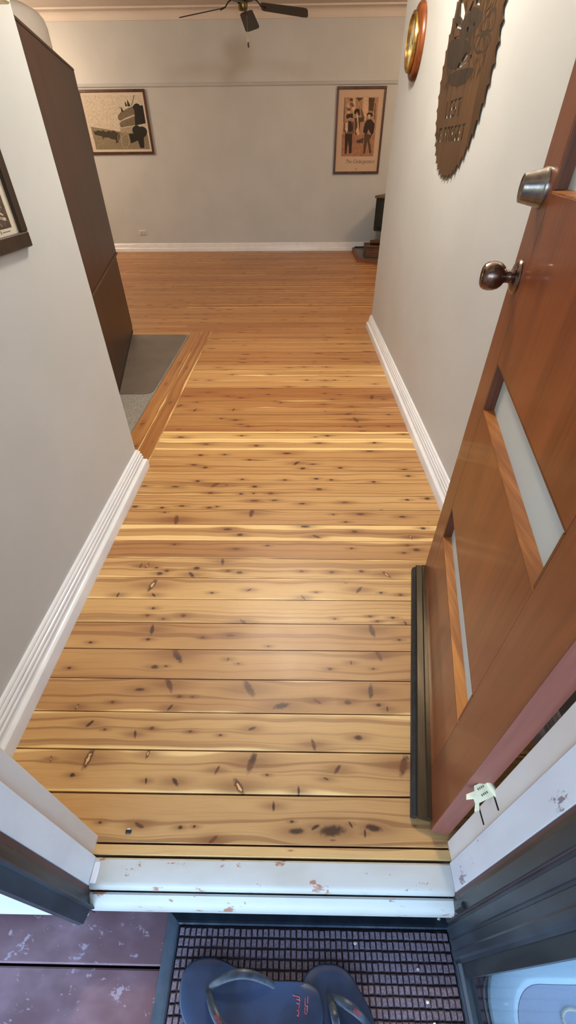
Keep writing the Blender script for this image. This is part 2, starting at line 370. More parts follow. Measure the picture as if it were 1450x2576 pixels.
# measured positions of the larger knots: plank -> (x mm, offset mm, half length mm, angle)
KNOTS={0:[(94,-21,30,5),(194,-14,19,-8),(7,-23,17,5),(-378,-16,11,-22),(-192,-42,11,38),(54,-14,10,26),(-50,28,9,92),(173,-25,8,83),(140,-8,7,-59),(-276,-19,5,1),(-476,-12,4,1),(-4,-4,4,1),(-242,-17,3,1)],1:[(295,22,27,64),(-559,28,-25,82),(-113,25,25,72),(-142,-34,-22,-52),(-310,-25,13,-48),(117,10,13,50),(-400,42,-12,83),(-204,4,10,64),(13,-41,9,90),(-661,25,-8,104),(-587,-13,7,1),(-387,-24,7,105),(85,-13,7,-18),(-70,-6,4,1)],2:[(55,-34,15,-76),(-590,16,13,50),(-120,8,11,20),(-450,-11,10,106),(181,-13,10,1),(-407,5,7,1),(-295,-2,5,1),(-541,1,4,1),(-208,-11,4,1)],3:[(-138,23,29,-57),(-387,33,24,-60),(-37,-29,24,11),(234,18,22,82),(-474,16,14,1),(69,-14,13,-30),(-368,-39,10,53),(161,-16,10,1),(-646,-39,-9,80),(276,-35,8,81),(252,-23,8,1),(-347,-5,7,1),(-545,-24,6,1),(-307,-5,4,1),(-248,-8,4,1)],4:[(-383,28,29,-53),(276,37,20,-70),(-447,-12,9,1),(-215,17,7,78),(114,-13,7,1),(184,9,7,-86),(-721,-19,6,1),(-412,-9,5,1),(252,-11,4,1),(-180,2,4,1)],5:[(267,28,25,-80),(-492,23,19,96),(-217,4,14,1),(-496,-15,7,1),(-311,-6,7,1),(-687,-29,6,1),(354,-8,6,1),(-86,-37,4,1)],6:[(-181,-44,14,-32),(-396,-21,9,1),(388,-44,9,-74),(-524,-22,7,1),(-511,10,7,1),(269,-18,7,1),(348,-23,7,1),(-464,-35,6,1),(291,-38,6,1),(143,-29,6,1)],7:[(-543,14,-29,74),(243,-2,17,53),(-526,-33,12,-47),(32,-39,11,-56),(-660,-34,10,82),(-171,-6,10,38),(395,-24,8,1),(-309,-21,6,1),(324,-15,6,1),(81,-15,6,1)],8:[(359,-29,-20,-47),(-403,-36,19,-50),(-290,34,19,98),(-590,11,-15,71),(-616,10,13,82),(-529,-31,12,1),(-389,-2,12,1),(-216,-23,11,1),(146,-18,10,1),(-505,-16,9,1),(-262,-15,9,1),(263,-13,9,1),(28,-15,8,1),(-550,0,7,1),(-430,-8,7,1),(-78,-16,7,1)],9:[(-244,3,14,0),(504,4,13,0),(-507,28,8,0),(472,30,8,0),(449,-14,8,0),(-114,24,7,0),(237,10,7,0)],10:[(-295,20,19,0),(46,41,19,0),(93,-23,18,-28),(496,-23,-14,-70),(-236,-14,13,0),(260,9,12,0),(561,33,11,0)],11:[(-198,29,30,85),(-534,-21,30,99),(300,23,20,0),(487,6,16,0),(228,-31,8,0),(-599,30,7,0),(176,20,7,0)],12:[(-191,15,19,0),(35,-6,16,0),(235,4,15,0),(-97,18,15,0),(-529,-27,14,0),(-748,-33,13,0),(630,36,13,0),(-398,-38,12,0),(-619,-40,10,0),(533,26,9,0),(-363,-30,8,0)],13:[(-394,39,31,49),(-594,20,17,0),(-749,25,15,0),(-199,23,13,0),(-410,-30,13,0),(-117,-32,13,0),(119,3,13,0),(-261,-36,10,0),(-200,-32,8,0),(-341,34,7,0)],14:[(-491,-36,11,0),(108,-13,11,0),(577,14,11,0),(-51,-24,10,0),(394,-38,10,0),(-266,-20,9,0),(184,-22,9,0)],15:[(6,24,22,52),(9,27,21,46),(-534,5,14,0),(94,16,14,0),(569,-31,14,0),(-539,7,14,0),(93,16,14,0),(41,-25,13,0),(-471,-19,12,0),(238,-18,12,0),(-471,-19,11,0)],16:[(-45,18,23,0),(412,44,20,0),(-517,-2,13,0),(-245,-48,11,0),(-386,4,10,0)],17:[(-507,9,17,0),(136,23,17,0),(-219,-6,13,0),(450,28,12,0)],18:[(-666,-16,18,0),(188,3,13,0),(-312,2,12,0),(633,20,11,0),(118,-11,7,0)],19:[(400,-49,20,0),(-332,34,14,0),(-285,11,13,0),(388,6,11,0),(561,10,9,0)],20:[(374,-9,32,-74),(-370,-14,18,0),(-461,6,12,0)],21:[(324,-50,38,48),(-647,15,21,78),(-399,20,17,75),(588,-46,13,0)],22:[(-758,-25,24,53),(184,-5,14,0),(368,-36,12,0),(-656,26,10,0),(-96,21,10,0),(-135,41,8,0)],23:[(518,0,35,74),(-366,-11,20,0),(250,-31,17,0),(-739,17,16,0),(-461,17,14,0),(-185,41,13,0),(591,-30,13,0),(304,38,10,0)],24:[(-606,-28,18,0),(-227,35,16,0),(202,-45,13,0)],25:[(204,-42,16,0),(-46,-41,13,0),(569,8,10,0)],26:[(-628,-27,17,0),(217,-34,17,0),(-733,-27,14,0),(383,42,12,0),(81,-28,12,0),(286,-28,11,0)],27:[(-187,-31,14,0),(-472,-28,13,0)],28:[(-597,4,16,0),(-533,-48,16,0),(239,14,13,0),(-51,2,12,0),(66,15,12,0)]}
SAW_CUT=[[(251,220),(203,211),(132,163),(143,144),(222,174)],[(85,163),(48,183),(33,174),(52,152)],[(2,165),(9,177),(-50,166),(-59,150),(-30,157)],[(-154,116),(-209,131),(-195,122),(-172,117)],[(254,156),(162,135),(151,122),(252,142)],[(256,114),(164,107),(165,102),(229,103)],[(63,117),(23,105),(45,96),(64,104)],[(-20,105),(-27,116),(-38,109),(-33,98)],[(16,39),(-9,35),(-16,25),(14,15),(64,21)],[(112,5),(93,19),(18,9),(-39,9),(-47,5),(12,2),(62,1)],[(-61,21),(-73,22),(-80,15),(-65,11)]]
SAW_ENG=[[(-141,72),(-140,97),(-192,107),(-258,114),(-289,83),(-278,55),(-217,57)],[(-55,64),(-128,68),(-253,50),(-281,25),(-235,8),(-152,12),(-101,31)],[(366,242),(258,222),(174,143),(272,158),(353,188)],[(162,141),(90,158),(1,159),(-112,124),(-115,102),(-30,83),(105,86),(168,112)],[(365,92),(275,110),(39,77),(-51,38),(26,18),(94,3),(268,22)],[(220,-6),(45,-7),(-139,-23),(-89,-49),(21,-58),(178,-42)]]
PIC_LOGS=[('g',[(-888,317),(-735,297),(-486,263),(-48,221),(-42,49),(-879,48)]),('d',[(-863,272),(-831,262),(-792,278),(-744,265),(-715,277),(-678,255),(-639,271),(-590,261),(-569,276),(-508,247),(-465,244),(-515,141),(-557,128),(-555,167),(-630,181),(-652,194),(-730,194),(-749,162),(-748,207),(-851,227)]),('m',[(-455,426),(-407,465),(-286,510),(-187,536),(-191,448),(-327,412),(-430,376),(-455,395)]),('m',[(-451,345),(-414,373),(-196,430),(-211,330),(-441,304)]),('l',[(-452,294),(-249,318),(-259,239),(-457,244)]),('k',[(-189,527),(-47,526),(-49,348),(-221,324)]),('k',[(-98,520),(-106,505),(-121,493),(-141,484),(-162,481),(-182,484),(-198,493),(-207,506),(-207,521),(-199,536),(-184,548),(-165,557),(-143,560),(-123,556),(-108,548),(-99,535)]),('k',[(-30,500),(-37,485),(-52,473),(-70,464),(-91,461),(-110,464),(-125,473),(-134,486),(-134,501),(-126,516),(-112,529),(-93,537),(-73,540),(-54,537),(-39,528),(-31,515)]),('k',[(-58,250),(-70,226),(-93,205),(-122,192),(-155,187),(-185,192),(-209,206),(-221,227),(-222,251),(-210,276),(-187,296),(-158,310),(-125,314),(-95,309),(-72,295),(-59,275)]),('k',[(-148,273),(-157,253),(-176,235),(-199,223),(-225,220),(-249,224),(-267,236),(-277,253),(-277,274),(-267,295),(-248,312),(-225,323),(-199,327),(-176,323),(-158,311),(-148,294)]),('k',[(-338,236),(-114,235),(-142,72),(-203,73),(-218,158),(-331,126)]),('l',[(-346,153),(-359,120),(-380,93),(-406,74),(-433,68),(-456,75),(-473,93),(-480,121),(-476,154),(-463,186),(-442,213),(-416,231),(-389,237),(-366,230),(-350,212),(-343,185),(-346,153),(-358,153),(-355,181),(-360,206),(-373,222),(-392,228),(-413,222),(-435,206),(-453,182),(-464,153),(-468,124),(-463,100),(-450,83),(-431,77),(-409,83),(-387,99),(-369,124),(-358,153)]),('l',[(-466,192),(-473,175),(-482,160),(-493,151),(-504,147),(-513,151),(-519,161),(-521,175),(-518,193),(-511,210),(-502,224),(-491,234),(-480,237),(-471,234),(-465,224),(-463,210),(-466,192),(-473,192),(-470,208),(-471,221),(-475,229),(-481,232),(-489,229),(-498,221),(-506,208),(-511,193),(-514,177),(-513,164),(-509,156),(-503,152),(-495,155),(-486,164),(-478,177),(-473,192)]),('k',[(-380,534),(-354,474),(-387,474)]),('k',[(-274,605),(-238,533),(-281,528)]),('k',[(-308,585),(-283,537),(-314,528)]),('k',[(-419,544),(-390,510),(-395,507)]),('m',[(-164,663),(-152,663),(-215,539),(-226,539)])]
PIC_MEN=[('b',[(109,857),(596,850),(594,206),(115,212)]),('r',[(103,461),(596,458),(594,206),(115,212)]),('p',[(231,853),(271,853),(274,741),(251,679),(232,731)]),('p',[(382,852),(453,849),(463,698),(431,604),(380,678)]),('p',[(151,763),(183,803),(207,690),(158,685)]),('d',[(460,849),(544,846),(540,708),(475,714)]),('d',[(187,844),(236,843),(232,813),(196,818)]),('d',[(274,848),(376,847),(330,812)]),('m',[(191,793),(240,798),(258,762),(223,752)]),('m',[(149,752),(213,742),(212,716),(163,711)]),('d',[(322,388),(436,421),(421,360),(340,360)]),('m',[(113,849),(123,849),(133,596),(116,596)]),('m',[(359,735),(374,735),(419,646),(410,599),(365,678)]),('m',[(550,795),(564,795),(579,624),(562,614)]),('d',[(277,637),(412,646),(410,599),(360,589),(366,465),(301,454)]),('k',[(263,705),(275,728),(302,739),(339,730),(353,657),(315,679),(273,679)]),('p',[(296,694),(314,694),(366,465),(339,443),(305,493),(329,546)]),('m',[(130,591),(193,611),(273,595),(286,466),(154,467),(119,499)]),('p',[(144,585),(183,601),(200,520),(175,472),(146,521)]),('k',[(186,601),(222,606),(264,541),(257,493),(189,488)]),('k',[(149,656),(172,682),(247,684),(255,632),(211,648),(170,627)]),('k',[(150,467),(260,466),(265,248),(232,243),(204,395),(187,237),(165,243)]),('k',[(458,614),(514,625),(579,571),(572,474),(543,447),(491,518),(475,464),(415,481),(427,572)]),('p',[(472,677),(505,677),(507,640),(493,625),(475,646)]),('k',[(446,657),(451,678),(471,693),(521,693),(540,661),(512,646),(502,672),(476,675)]),('d',[(438,475),(550,447),(520,392),(567,252),(538,241),(491,387),(471,241),(442,236),(441,376)])]
PIC_FELL=[('l',[(1358,1144),(1374,1139),(1390,1133),(1385,1130),(1356,1141)]),('l',[(1348,1132),(1396,1125),(1394,1118),(1366,1123),(1346,1129)]),('l',[(1364,1151),(1376,1147),(1384,1142),(1374,1144),(1361,1147)]),('m',[(1343,1120),(1348,1114),(1344,1112),(1340,1119)]),('m',[(1358,1116),(1365,1107),(1362,1106),(1354,1115)]),('m',[(1381,1154),(1393,1149),(1393,1144),(1385,1149)])]
TH_A=[(-194, 78), (-167, 76), (-143, 69), (-103, 56), (-64, 47), (-32, 44), (6, 44), (35, 41), (54, 32), (63, 18), (66, 0), (61, -19), (45, -35), (18, -44), (-23, -47), (-64, -46), (-105, -46), (-150, -45), (-189, -40), (-215, -31), (-231, -16), (-243, 3), (-248, 24), (-248, 43), (-240, 62), (-221, 74)]
TH_Apost=[(-186, 31)]
TH_Aend=[(-31, 31)]
TH_Apk=[(-97, 58)]
TH_Aend2=[(-94, -46)]
TH_Apk2=[(-156, 1)]
TH_At1=[(0, 24), (16, 21), (16, -6), (10, -6)]
TH_At2=[(24, 22), (35, 22), (31, -2), (23, -2)]
TH_C=[(71, 72), (100, 71), (125, 59), (145, 36), (161, 13), (173, -10), (179, -33), (178, -58), (160, -79), (128, -88), (97, -85), (79, -67), (66, -42), (49, -12), (34, 12), (25, 30), (24, 47), (35, 60), (52, 69)]
TH_Cpost=[(76, 14)]
TH_Cend=[(167, -29)]
TH_Cend2=[(65, -45)]

# ================================================================== ROOM SHELL
LX, RX, BY, FY, CZ = -0.805, 0.703, 8.45, 0.27, 2.74
XL, XR = -5.2, 3.2
HALL_END, L_END = 4.169, 1.816
def struct(name, bm, m, label, cat, **k):
    return tag(obj(name, bm, m, **k), label, cat, kind='structure')
PITCH_Y, Y0 = 0.1035, 0.254
floor = struct('floor', box(XL, XR, FY-.03, BY, -.12, -.03), MT['subfloor'], 'varnished knotty pine board floor of hall and living room', 'floor')
TONE = [.38, .30, .24, .55, .50, .48, .20, .18, .20, .66, .42, .46, .34, .34, .32, .42, .50, .34, .14, .78, .66, .66, .74, .86, .86, .36, .38, .34, .36, .80, .74, .80]
SAP = {1: .25, 2: .18, 3: .12, 10: .62, 17: .55, 18: .5, 8: .16, 7: .12, 9: .1, 16: .1, 22: .1, 26: .12, 27: .2}
WIDE_GAP = {0: .0036, 1: .0046, 2: .0040, 3: .0030}
def plank(x0, x1, k, far, zup=0.0):
    y = Y0+(k+.5)*PITCH_Y; h = PITCH_Y/2; g = .0009; c = .0008
    gn = WIDE_GAP.get(k, .0025)/2; gf = WIDE_GAP.get(k+1, .0025)/2
    if k < 0: y0, y1 = .2325, Y0-.002
    else: y0, y1 = y-h+gn, y+h-gf
    bm = bmesh.new()
    prism(bm, [(y0, -.03), (y0, -c), (y0+c, 0), (y1-c, 0), (y1, -c), (y1, -.03)], x0, x1, lambda p, a: (a, p[0], p[1]+zup))
    o = obj('plank', bm, MT['far_plank' if far else 'plank'], floor)
    rnd = random.random()
    o['seed'] = float(random.randint(1, 400)); o['yc'] = y
    o['tone'] = float(TONE[k]) if 0 <= k < len(TONE) else (.05 if k < 0 else .74+.34*(rnd-.5))  # far boards redder: heartwood, plus warm lamp light tinted into the tone
    o['sap'] = float(SAP.get(k, 0)) if k < 32 else (.3 if rnd > .84 else 0.0)
    o['wild'] = .12 if k < 19 else (.30 if k < 29 else .85)
    if not far:
        for i, (kx, ky, kr, ka) in enumerate(KNOTS.get(k, [])[:NK]):
            o['k%d' % i] = [kx/1000.0, y+ky/1000.0, float(round(abs(kr)*1.12+.5))+min(.999, (ka % 180)/180.0)+(1000.0 if kr < 0 else 0.0)]
    return o
plank(-.471, .367, -1, False, -.001)
for k in range(0, 79):
    far = k >= 29
    if k < 36: plank(-.783, RX, k, far)
    elif k == 36: plank(XL, -.972, k, True); plank(-.783, RX, k, True)
    else:
        xs = [XL]
        r = random.Random(k*17+3); x = XL+r.uniform(.8, 3.2)
        while x < XR-.5: xs.append(x); x += r.uniform(2.0, 4.2)
        xs.append(XR)
        for a, b in zip(xs, xs[1:]): plank(a+.0008, b-.0008, k, True)

# border boards beside the carpet, their grain running down the hall
border = struct('trim_1', box(-.972, -.783, 1.86, 4.085, -.12, -.03), MT['subfloor'], 'two dark pine border boards between grey carpet and hall boards', 'floor trim')
for x0, x1, sd, sp, kn in ((-.971, -.8805, 31., .10, [(-.935, 2.31, 20), (-.90, 2.05, 15), (-.93, 2.9, 14), (-.92, 3.3, 16)]), (-.8795, -.785, 57., .22, [(-.83, 2.6, 16), (-.84, 3.2, 13)])):
    bm = bmesh.new(); c = .001
    prism(bm, [(x0, -.03), (x0, -c), (x0+c, 0), (x1-c, 0), (x1, -c), (x1, -.03)], 1.87, 4.08, lambda p, a: (p[0], a, p[1]+.0015))
    o = obj('board', bm, MT['border'], border); o['seed'] = sd; o['tone'] = .82; o['sap'] = sp; o['wild'] = .2; o['yc'] = (x0+x1)/2
    for i, (kx, ky, kr) in enumerate(kn): o['k%d' % i] = [ky, kx, kr+.45]

struct('wall_left', box(LX-.1, LX, FY, L_END, 0, CZ, bev=.002), MT['wall'], 'pale grey hall wall on the left carrying the framed log picture', 'wall')
struct('wall_right', box(RX, RX+.1, FY, HALL_END, 0, CZ, bev=.002), MT['wall'], 'pale grey hall wall on the right carrying saw blade and clock', 'wall')
struct('wall_back', box(XL-.1, XR+.1, BY, BY+.1, -.03, CZ), MT['wall'], 'far living room wall with two framed pictures and power point', 'wall')
struct('wall_far_left', box(XL-.1, XL, FY, BY, -.12, CZ), MT['wall'], 'left end wall of the living room hidden behind the hall wall', 'wall')
struct('wall_far_right', box(XR, XR+.1, FY, BY, -.12, CZ), MT['wall'], 'right end wall of the living room hidden behind the hall wall', 'wall')
struct('wall_partition_left', box(XL, LX-.1, L_END-.1, L_END, -.03, CZ), MT['wall'], 'partition running left from the end of the left hall wall', 'wall')
struct('wall_partition_right', box(RX+.1, XR, HALL_END-.1, HALL_END, 0, CZ), MT['wall'], 'partition running right from the end of the right hall wall', 'wall')
bm = bmesh.new()
bx(bm, XL-.1, -.491, .142, FY, -.14, CZ); bx(bm, .389, XR+.1, .142, FY, -.14, CZ); bx(bm, -.491, .389, .142, FY, 2.10, CZ)
struct('wall_front', bm, MT['clad'], 'white clad front wall of the house around the doorway', 'wall')
struct('ceiling', box(XL-.1, XR+.1, .13, BY+.1, CZ, CZ+.08), MT['ceil'], 'plain off white ceiling above the living room fan', 'ceiling')
struct('sill_void', box(XL, XR, .20, FY, -.75, -.141), MT['subfloor'], 'dark box standing in for the shaded void under the door sill', 'wall')  # recessed near-black box; its colour stands in for the gap's shade

SK = [(0, 0), (.036, 0), (.036, .040), (.0345, .046), (.030, .050), (.0235, .053), (.0205, .058), (.0200, .064), (.0225, .068), (.0215, .073), (.0180, .0755), (.0175, .083), (.0195, .086), (.0175, .0905), (.0140, .092), (.0140, .0995), (.0160, .1025), (.0130, .107), (.0105, .1085), (.0100, .114), (.0070, .118), (0, .120)]
def skirt(name, path, label, left):
    bm = bmesh.new(); sweep(bm, SK, path, left); return struct(name, bm, MT['gloss'], label, 'skirting board', smooth=25)
skirt('baseboard_left', [(LX, FY), (LX, L_END), (LX-.1, L_END)], 'white moulded skirting board along the left hall wall', False)
skirt('baseboard_right', [(RX, FY), (RX, HALL_END), (XR, HALL_END)], 'white moulded skirting board along the right hall wall', True)
skirt('baseboard_back', [(XL, BY), (XR, BY)], 'white moulded skirting board along the far living room wall', False)
bm = bmesh.new()
sweep(bm, [(0, 2.004), (.010, 2.006), (.018, 2.014), (.020, 2.024), (.013, 2.032), (.016, 2.040), (.008, 2.047), (0, 2.048)], [(XL, BY), (XR, BY)], False)
struct('trim_2', bm, MT['wall'], 'slim picture rail across the far living room wall', 'picture rail', smooth=40)
bm = bmesh.new()
cv = [(0, 2.632), (.012, 2.632), (.016, 2.642)] + [(.02+.075*(1-cos(a*pi/12)), 2.65+.07*sin(a*pi/12)) for a in range(1, 7)] + [(.105, 2.722), (.105, 2.7395), (0, 2.7395)]
sweep(bm, cv, [(XL, L_END), (XL, BY), (XR, BY), (XR, HALL_END)], False)
struct('trim_3', bm, MT['ceil'], 'moulded plaster cornice between far wall and ceiling', 'cornice', smooth=40)

# ------------------------------------------------------------------ doorway: jambs, head, sill
def jamb(name, x_out, xr, xs, label, stop_m):
    e = struct(name, box(min(x_out, xs), max(x_out, xs), .178, .229, -.03, 2.10, bev=.0015), stop_m, label, 'door frame')
    obj('rebate', box(min(x_out, xr), max(x_out, xr), .2291, .268, -.03, 2.10, bev=.0015), MT['jamb'], e)
    bm = bmesh.new()                       # the ragged line where white paint meets maroon
    obj('outer_edge', box(min(x_out, xs), max(x_out, xs), .142, .1779, -.10, 2.10, bev=.001), MT['maroon'], e)
    bm.free(); return e
jamb('trim_4', -.49, -.471, -.463, 'left door jamb with white stop and maroon outer edge', MT['stop_clean'])
rj = jamb('trim_5', .388, .367, .362, 'right door jamb with flaking weathered paint and hinge cut', MT['stop'])
for z0, z1 in ((.262, .275), (.352, .360)):
    obj('split', box(.3655, .3672, .238, .2675, z0, z0+.004), MT['subfloor'], rj)
struct('trim_6', box(-.463, .362, .142, .268, 2.06, 2.10), MT['stop_clean'], 'white door head across the top of the doorway', 'door frame')

sill = thing('trim_7', (-.05, .19, -.10), 'chipped white timber door sill of two stepped boards', 'door sill', kind='structure')
def sillboard(name, prof, x0, x1):
    bm = bmesh.new(); prism(bm, prof, x0, x1, lambda p, a: (a, p[0], p[1])); return obj(name, bm, MT['sill'], sill, smooth=35)
sillboard('upper_board', [(.2275, -.006), (.224, -.003), (.186, -.007), (.180, -.009), (.1755, -.013), (.1735, -.019), (.1735, -.045), (.2275, -.045)], -.4625, .3615)
sillboard('lower_board', [(.1712, -.034), (.1700, -.0280), (.1660, -.0270), (.155, -.035), (.149, -.040), (.1455, -.048), (.1445, -.058), (.1445, -.082), (.1712, -.082)], -.4625, .3615)
obj('sealant', box(-.4622, -.448, .181, .222, -.008, -.0035, bev=.002, seg=2), MT['gloss'], sill)

ch = thing('screen_door_frame', (-.46, .14, -.05), 'dark metal screen door channel on the left jamb', 'door frame')
bm = bmesh.new()
prism(bm, [(-.476, .166), (-.4622, .166), (-.4605, .160), (-.459, .1485), (-.4505, .1475), (-.4495, .1455), (-.4515, .1435), (-.459, .1425), (-.4655, .119), (-.476, .117)], -.05, 2.06, lambda p, a: (p[0], p[1], a))
obj('channel', bm, MT['alu_blue'], ch)
bm = bmesh.new(); lathe(bm, [(0, .0012), (.003, .0008), (.0034, 0)], 10, Matrix.Translation((-.4608, .158, -.018)) @ Matrix.Rotation(pi/2, 4, 'Y'))
obj('screw', bm, MT['black'], ch)
ch2 = thing('screen_door_frame', (.365, .14, -.05), 'dark metal hinge channel on the right jamb beside the screen door', 'door frame')
bm = bmesh.new()
prism(bm, [(.388, .170), (.3605, .170), (.359, .164), (.3600, .1440), (.3625, .1425), (.388, .1425)], -.05, 2.06, lambda p, a: (p[0], p[1], a))
obj('channel', bm, MT['alu'], ch2)
for z in (-.01, .02):
    bm = bmesh.new(); lathe(bm, [(0, .002), (.0028, .0014), (.0032, 0)], 10, Matrix.Translation((.3605, .166, z)) @ Matrix.Rotation(-pi/2, 4, 'Y')); obj('screw', bm, MT['alu'], ch2)

# open screen door, standing square to the house
sd = thing('door_2', (.375, .15, -.14), 'black framed glass screen door standing open against the doormat', 'screen door', kind='structure')
Zb, Zt, Yh, Yl = -.142, 1.98, .156, -.655
def ribbed(u):   # stile section: u runs across the stile, returns outline (depth, u)
    return None
bm = bmesh.new()
pr = [(.3660, 0), (.3640, .002), (.3640, .012), (.3675, .0135), (.3675, .019), (.3645, .0205), (.3645, .038), (.3670, .0395), (.3670, .0435), (.3645, .045), (.3645, .060), (.3635, .063), (.3635, .072), (.3690, .0755), (.3690, .081), (.388, .081), (.388, 0)]
prism(bm, [(x, Yh-u) for x, u in pr], Zb, Zt, lambda p, a: (p[0], p[1], a)); obj('hinge_stile', bm, MT['alu_blue'], sd)
bm = bmesh.new(); prism(bm, [(x, Yl+u) for x, u in pr], Zb, Zt, lambda p, a: (p[0], p[1], a)); obj('latch_stile', bm, MT['alu_blue'], sd)
obj('glazing_bead', box(.3715, .386, Yh-.104, Yh-.0812, Zb+.045, Zt-.05), MT['alu'], sd)
rp = [(.3660, 0), (.3640, .002), (.3640, .010), (.3665, .0115), (.3665, .015), (.3645, .0165), (.3645, .030), (.3635, .032), (.3690, .038), (.3690, .044), (.388, .044), (.388, 0)]
for nm, zz, sg in (('bottom_rail', Zb, 1), ('top_rail', Zt, -1)):
    bm = bmesh.new(); prism(bm, [(x, zz+sg*u) for x, u in rp], Yl+.0812, Yh-.0812, lambda p, a: (p[0], a, p[1])); obj(nm, bm, MT['alu_blue'], sd)
obj('pane', box(.377, .380, Yl+.0815, Yh-.1042, Zb+.0445, Zt-.0445), MT['glass'], sd)
for z in (.0, .9):
    bm = bmesh.new(); lathe(bm, [(0, 0), (.006, 0), (.006, .06), (0, .06)], 10, Matrix.Translation((.358, .150, z-.01))); obj('hinge', bm, MT['alu'], sd, smooth=40)

# ------------------------------------------------------------------ timber front door, swung into the hall
A0 = Vector((.329, .286, 0)); UD = Vector((.20625, .97850, 0)); ND = Vector((-.97850, .20625, 0))
DM = Matrix.Translation(A0) @ Matrix((UD, ND, (0, 0, 1))).transposed().to_4x4()      # x along the leaf, y out of its face, z up
dr = thing('door_1', (A0.x, A0.y, .012), 'stained timber front door with narrow frosted panes, open into the hall', 'door', kind='structure')
def dob(name, bm, m, parent=None, **k): return obj(name, bm, m, parent or dr, M=DM, **k)
TH = .040
ls = dob('latch_stile', box(.7312, .855, -TH, 0, .012, 2.045, bev=.0012), MT['door_stile'])
hs = dob('hinge_stile', box(.0, .1268, -TH, 0, .012, 2.045, bev=.0012), MT['door_stile'])
dob('edge', box(-.0012, -.0001, -TH, 0, .012, 2.045), MT['door_edge'])
cuts = [(.306, .427), (.7495, .8705), (1.193, 1.314), (1.6365, 1.7575)]
zz = [.012] + [v for c in cuts for v in c] + [2.045]
for i in range(0, 10, 2):
    dob('panel', box(.1270, .7310, -TH, -.0002, zz[i], zz[i+1], bev=.0012), MT['door'])
for z0, z1 in cuts:
    pn = dob('pane', box(.1275, .7305, -.029, -.025, z0+.0005, z1-.0005), MT['frost'])
    b = .0055
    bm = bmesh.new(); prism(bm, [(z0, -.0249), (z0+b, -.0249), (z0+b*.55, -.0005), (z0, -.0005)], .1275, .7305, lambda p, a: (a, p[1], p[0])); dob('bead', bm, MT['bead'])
    bm = bmesh.new(); prism(bm, [(z1, -.0249), (z1-b, -.0249), (z1-b*.55, -.0005), (z1, -.0005)], .1275, .7305, lambda p, a: (a, p[1], p[0])); dob('bead', bm, MT['bead_shaded'])
    dob('bead', box(.7245, .7308, -.0249, -.0005, z0+b, z1-b), MT['bead_shaded']); dob('bead', box(.1272, .1335, -.0249, -.0005, z0+b, z1-b), MT['bead_shaded'])
OUT = Matrix.Rotation(-pi/2, 4, 'X')                                                   # lathe axis out of the door face
bm = bmesh.new(); lathe(bm, [(0, 0), (.0345, 0), (.0345, .003), (.033, .006), (.0315, .0085), (.0245, .040), (.0235, .0425), (.021, .043), (.019, .0415), (0, .0415)], 32, Matrix.Translation((.797, 0, 1.197)) @ OUT)
db = dob('deadlock', bm, MT['steel'], smooth=30)
tag(db, 'brushed steel conical deadlock cylinder')
bm = bmesh.new(); bx(bm, .7955, .7985, .0414, .0418, 1.191, 1.203); dob('keyway', bm, MT['black'], db)
bm = bmesh.new(); lathe(bm, [(0, 0), (.034, 0), (.0345, .002), (.033, .005), (.026, .0105), (.0165, .0125), (.0130, .016), (.0125, .023), (.014, .0265), (.020, .030), (.0258, .037), (.0290, .047), (.0293, .057), (.0275, .066), (.0235, .0725), (.019, .0750), (.017, .0747), (.015, .0735), (0, .0735)], 36, Matrix.Translation((.795, 0, 1.040)) @ OUT)
kn = dob('knob', bm, MT['bronze'], smooth=28); tag(kn, 'round aged bronze door knob on a rose')
bm = bmesh.new(); lathe(bm, [(0, .0736), (.0045, .0736), (.0045, .0745), (0, .0745)], 12, Matrix.Translation((.795, 0, 1.040)) @ OUT); dob('key_cylinder', bm, MT['brass'], kn)
# weather strip along the foot of the door
bm = bmesh.new()
prism(bm, [(.0003, .010), (.0003, .036), (.010, .036), (.0115, .033), (.013, .0315), (.031, .0295), (.034, .026), (.034, .010)], .018, .855, lambda p, a: (a, p[0], p[1]))
ws = dob('weather_strip', bm, MT['strip'], smooth=20); tag(ws, 'dark bronze weather strip with black rubber lip')
bm = bmesh.new(); prism(bm, [(.0343, .026), (.038, .027), (.0445, .022), (.047, .012), (.047, .003), (.0343, .003)], .018, .846, lambda p, a: (a, p[0], p[1])); dob('rubber_lip', bm, MT['rubber'], ws, smooth=50)

# broken plastic piece caught between door edge and jamb
bp = thing('plastic_hinge_cap', (.352, .268, .335), 'broken yellowed plastic cap on the flaking right door jamb', 'plastic cap')
nz = Vector((-.45, -.30, .84)).normalized(); nx_ = Vector((1, 0, 0)).cross(nz).cross(nz).normalized()*-1
fm = Matrix.Translation((.349, .266, .345)) @ Matrix((nx_, nz.cross(nx_), nz)).transposed().to_4x4() @ Matrix.Rotation(R(28), 4, 'Z') @ Matrix.Scale(1.15, 4)
me = curve_mesh([[(-.026, -.014), (-.018, -.016), (-.012, -.008), (.016, -.010), (.018, .012), (-.004, .014), (-.008, .008), (-.022, .010), (-.027, .004), (-.016, 0), (-.018, -.006)]], .0025)
obj('plate', me, MT['yellowed'], bp, M=fm)
bm = bmesh.new(); tube(bm, [(.0195, -.012, .001), (.0195, .012, .001)], .0055, 12); obj('barrel', bm, MT['yellowed'], bp, M=fm, smooth=40)
bm = bmesh.new()
for yy in (-.003, .006):
    for i in range(4): bx(bm, -.002+i*.0032, -.0002+i*.0032, yy, yy+.003, .0013, .0015)
obj('moulded_mark', bm, MT['ink'], bp, M=fm)

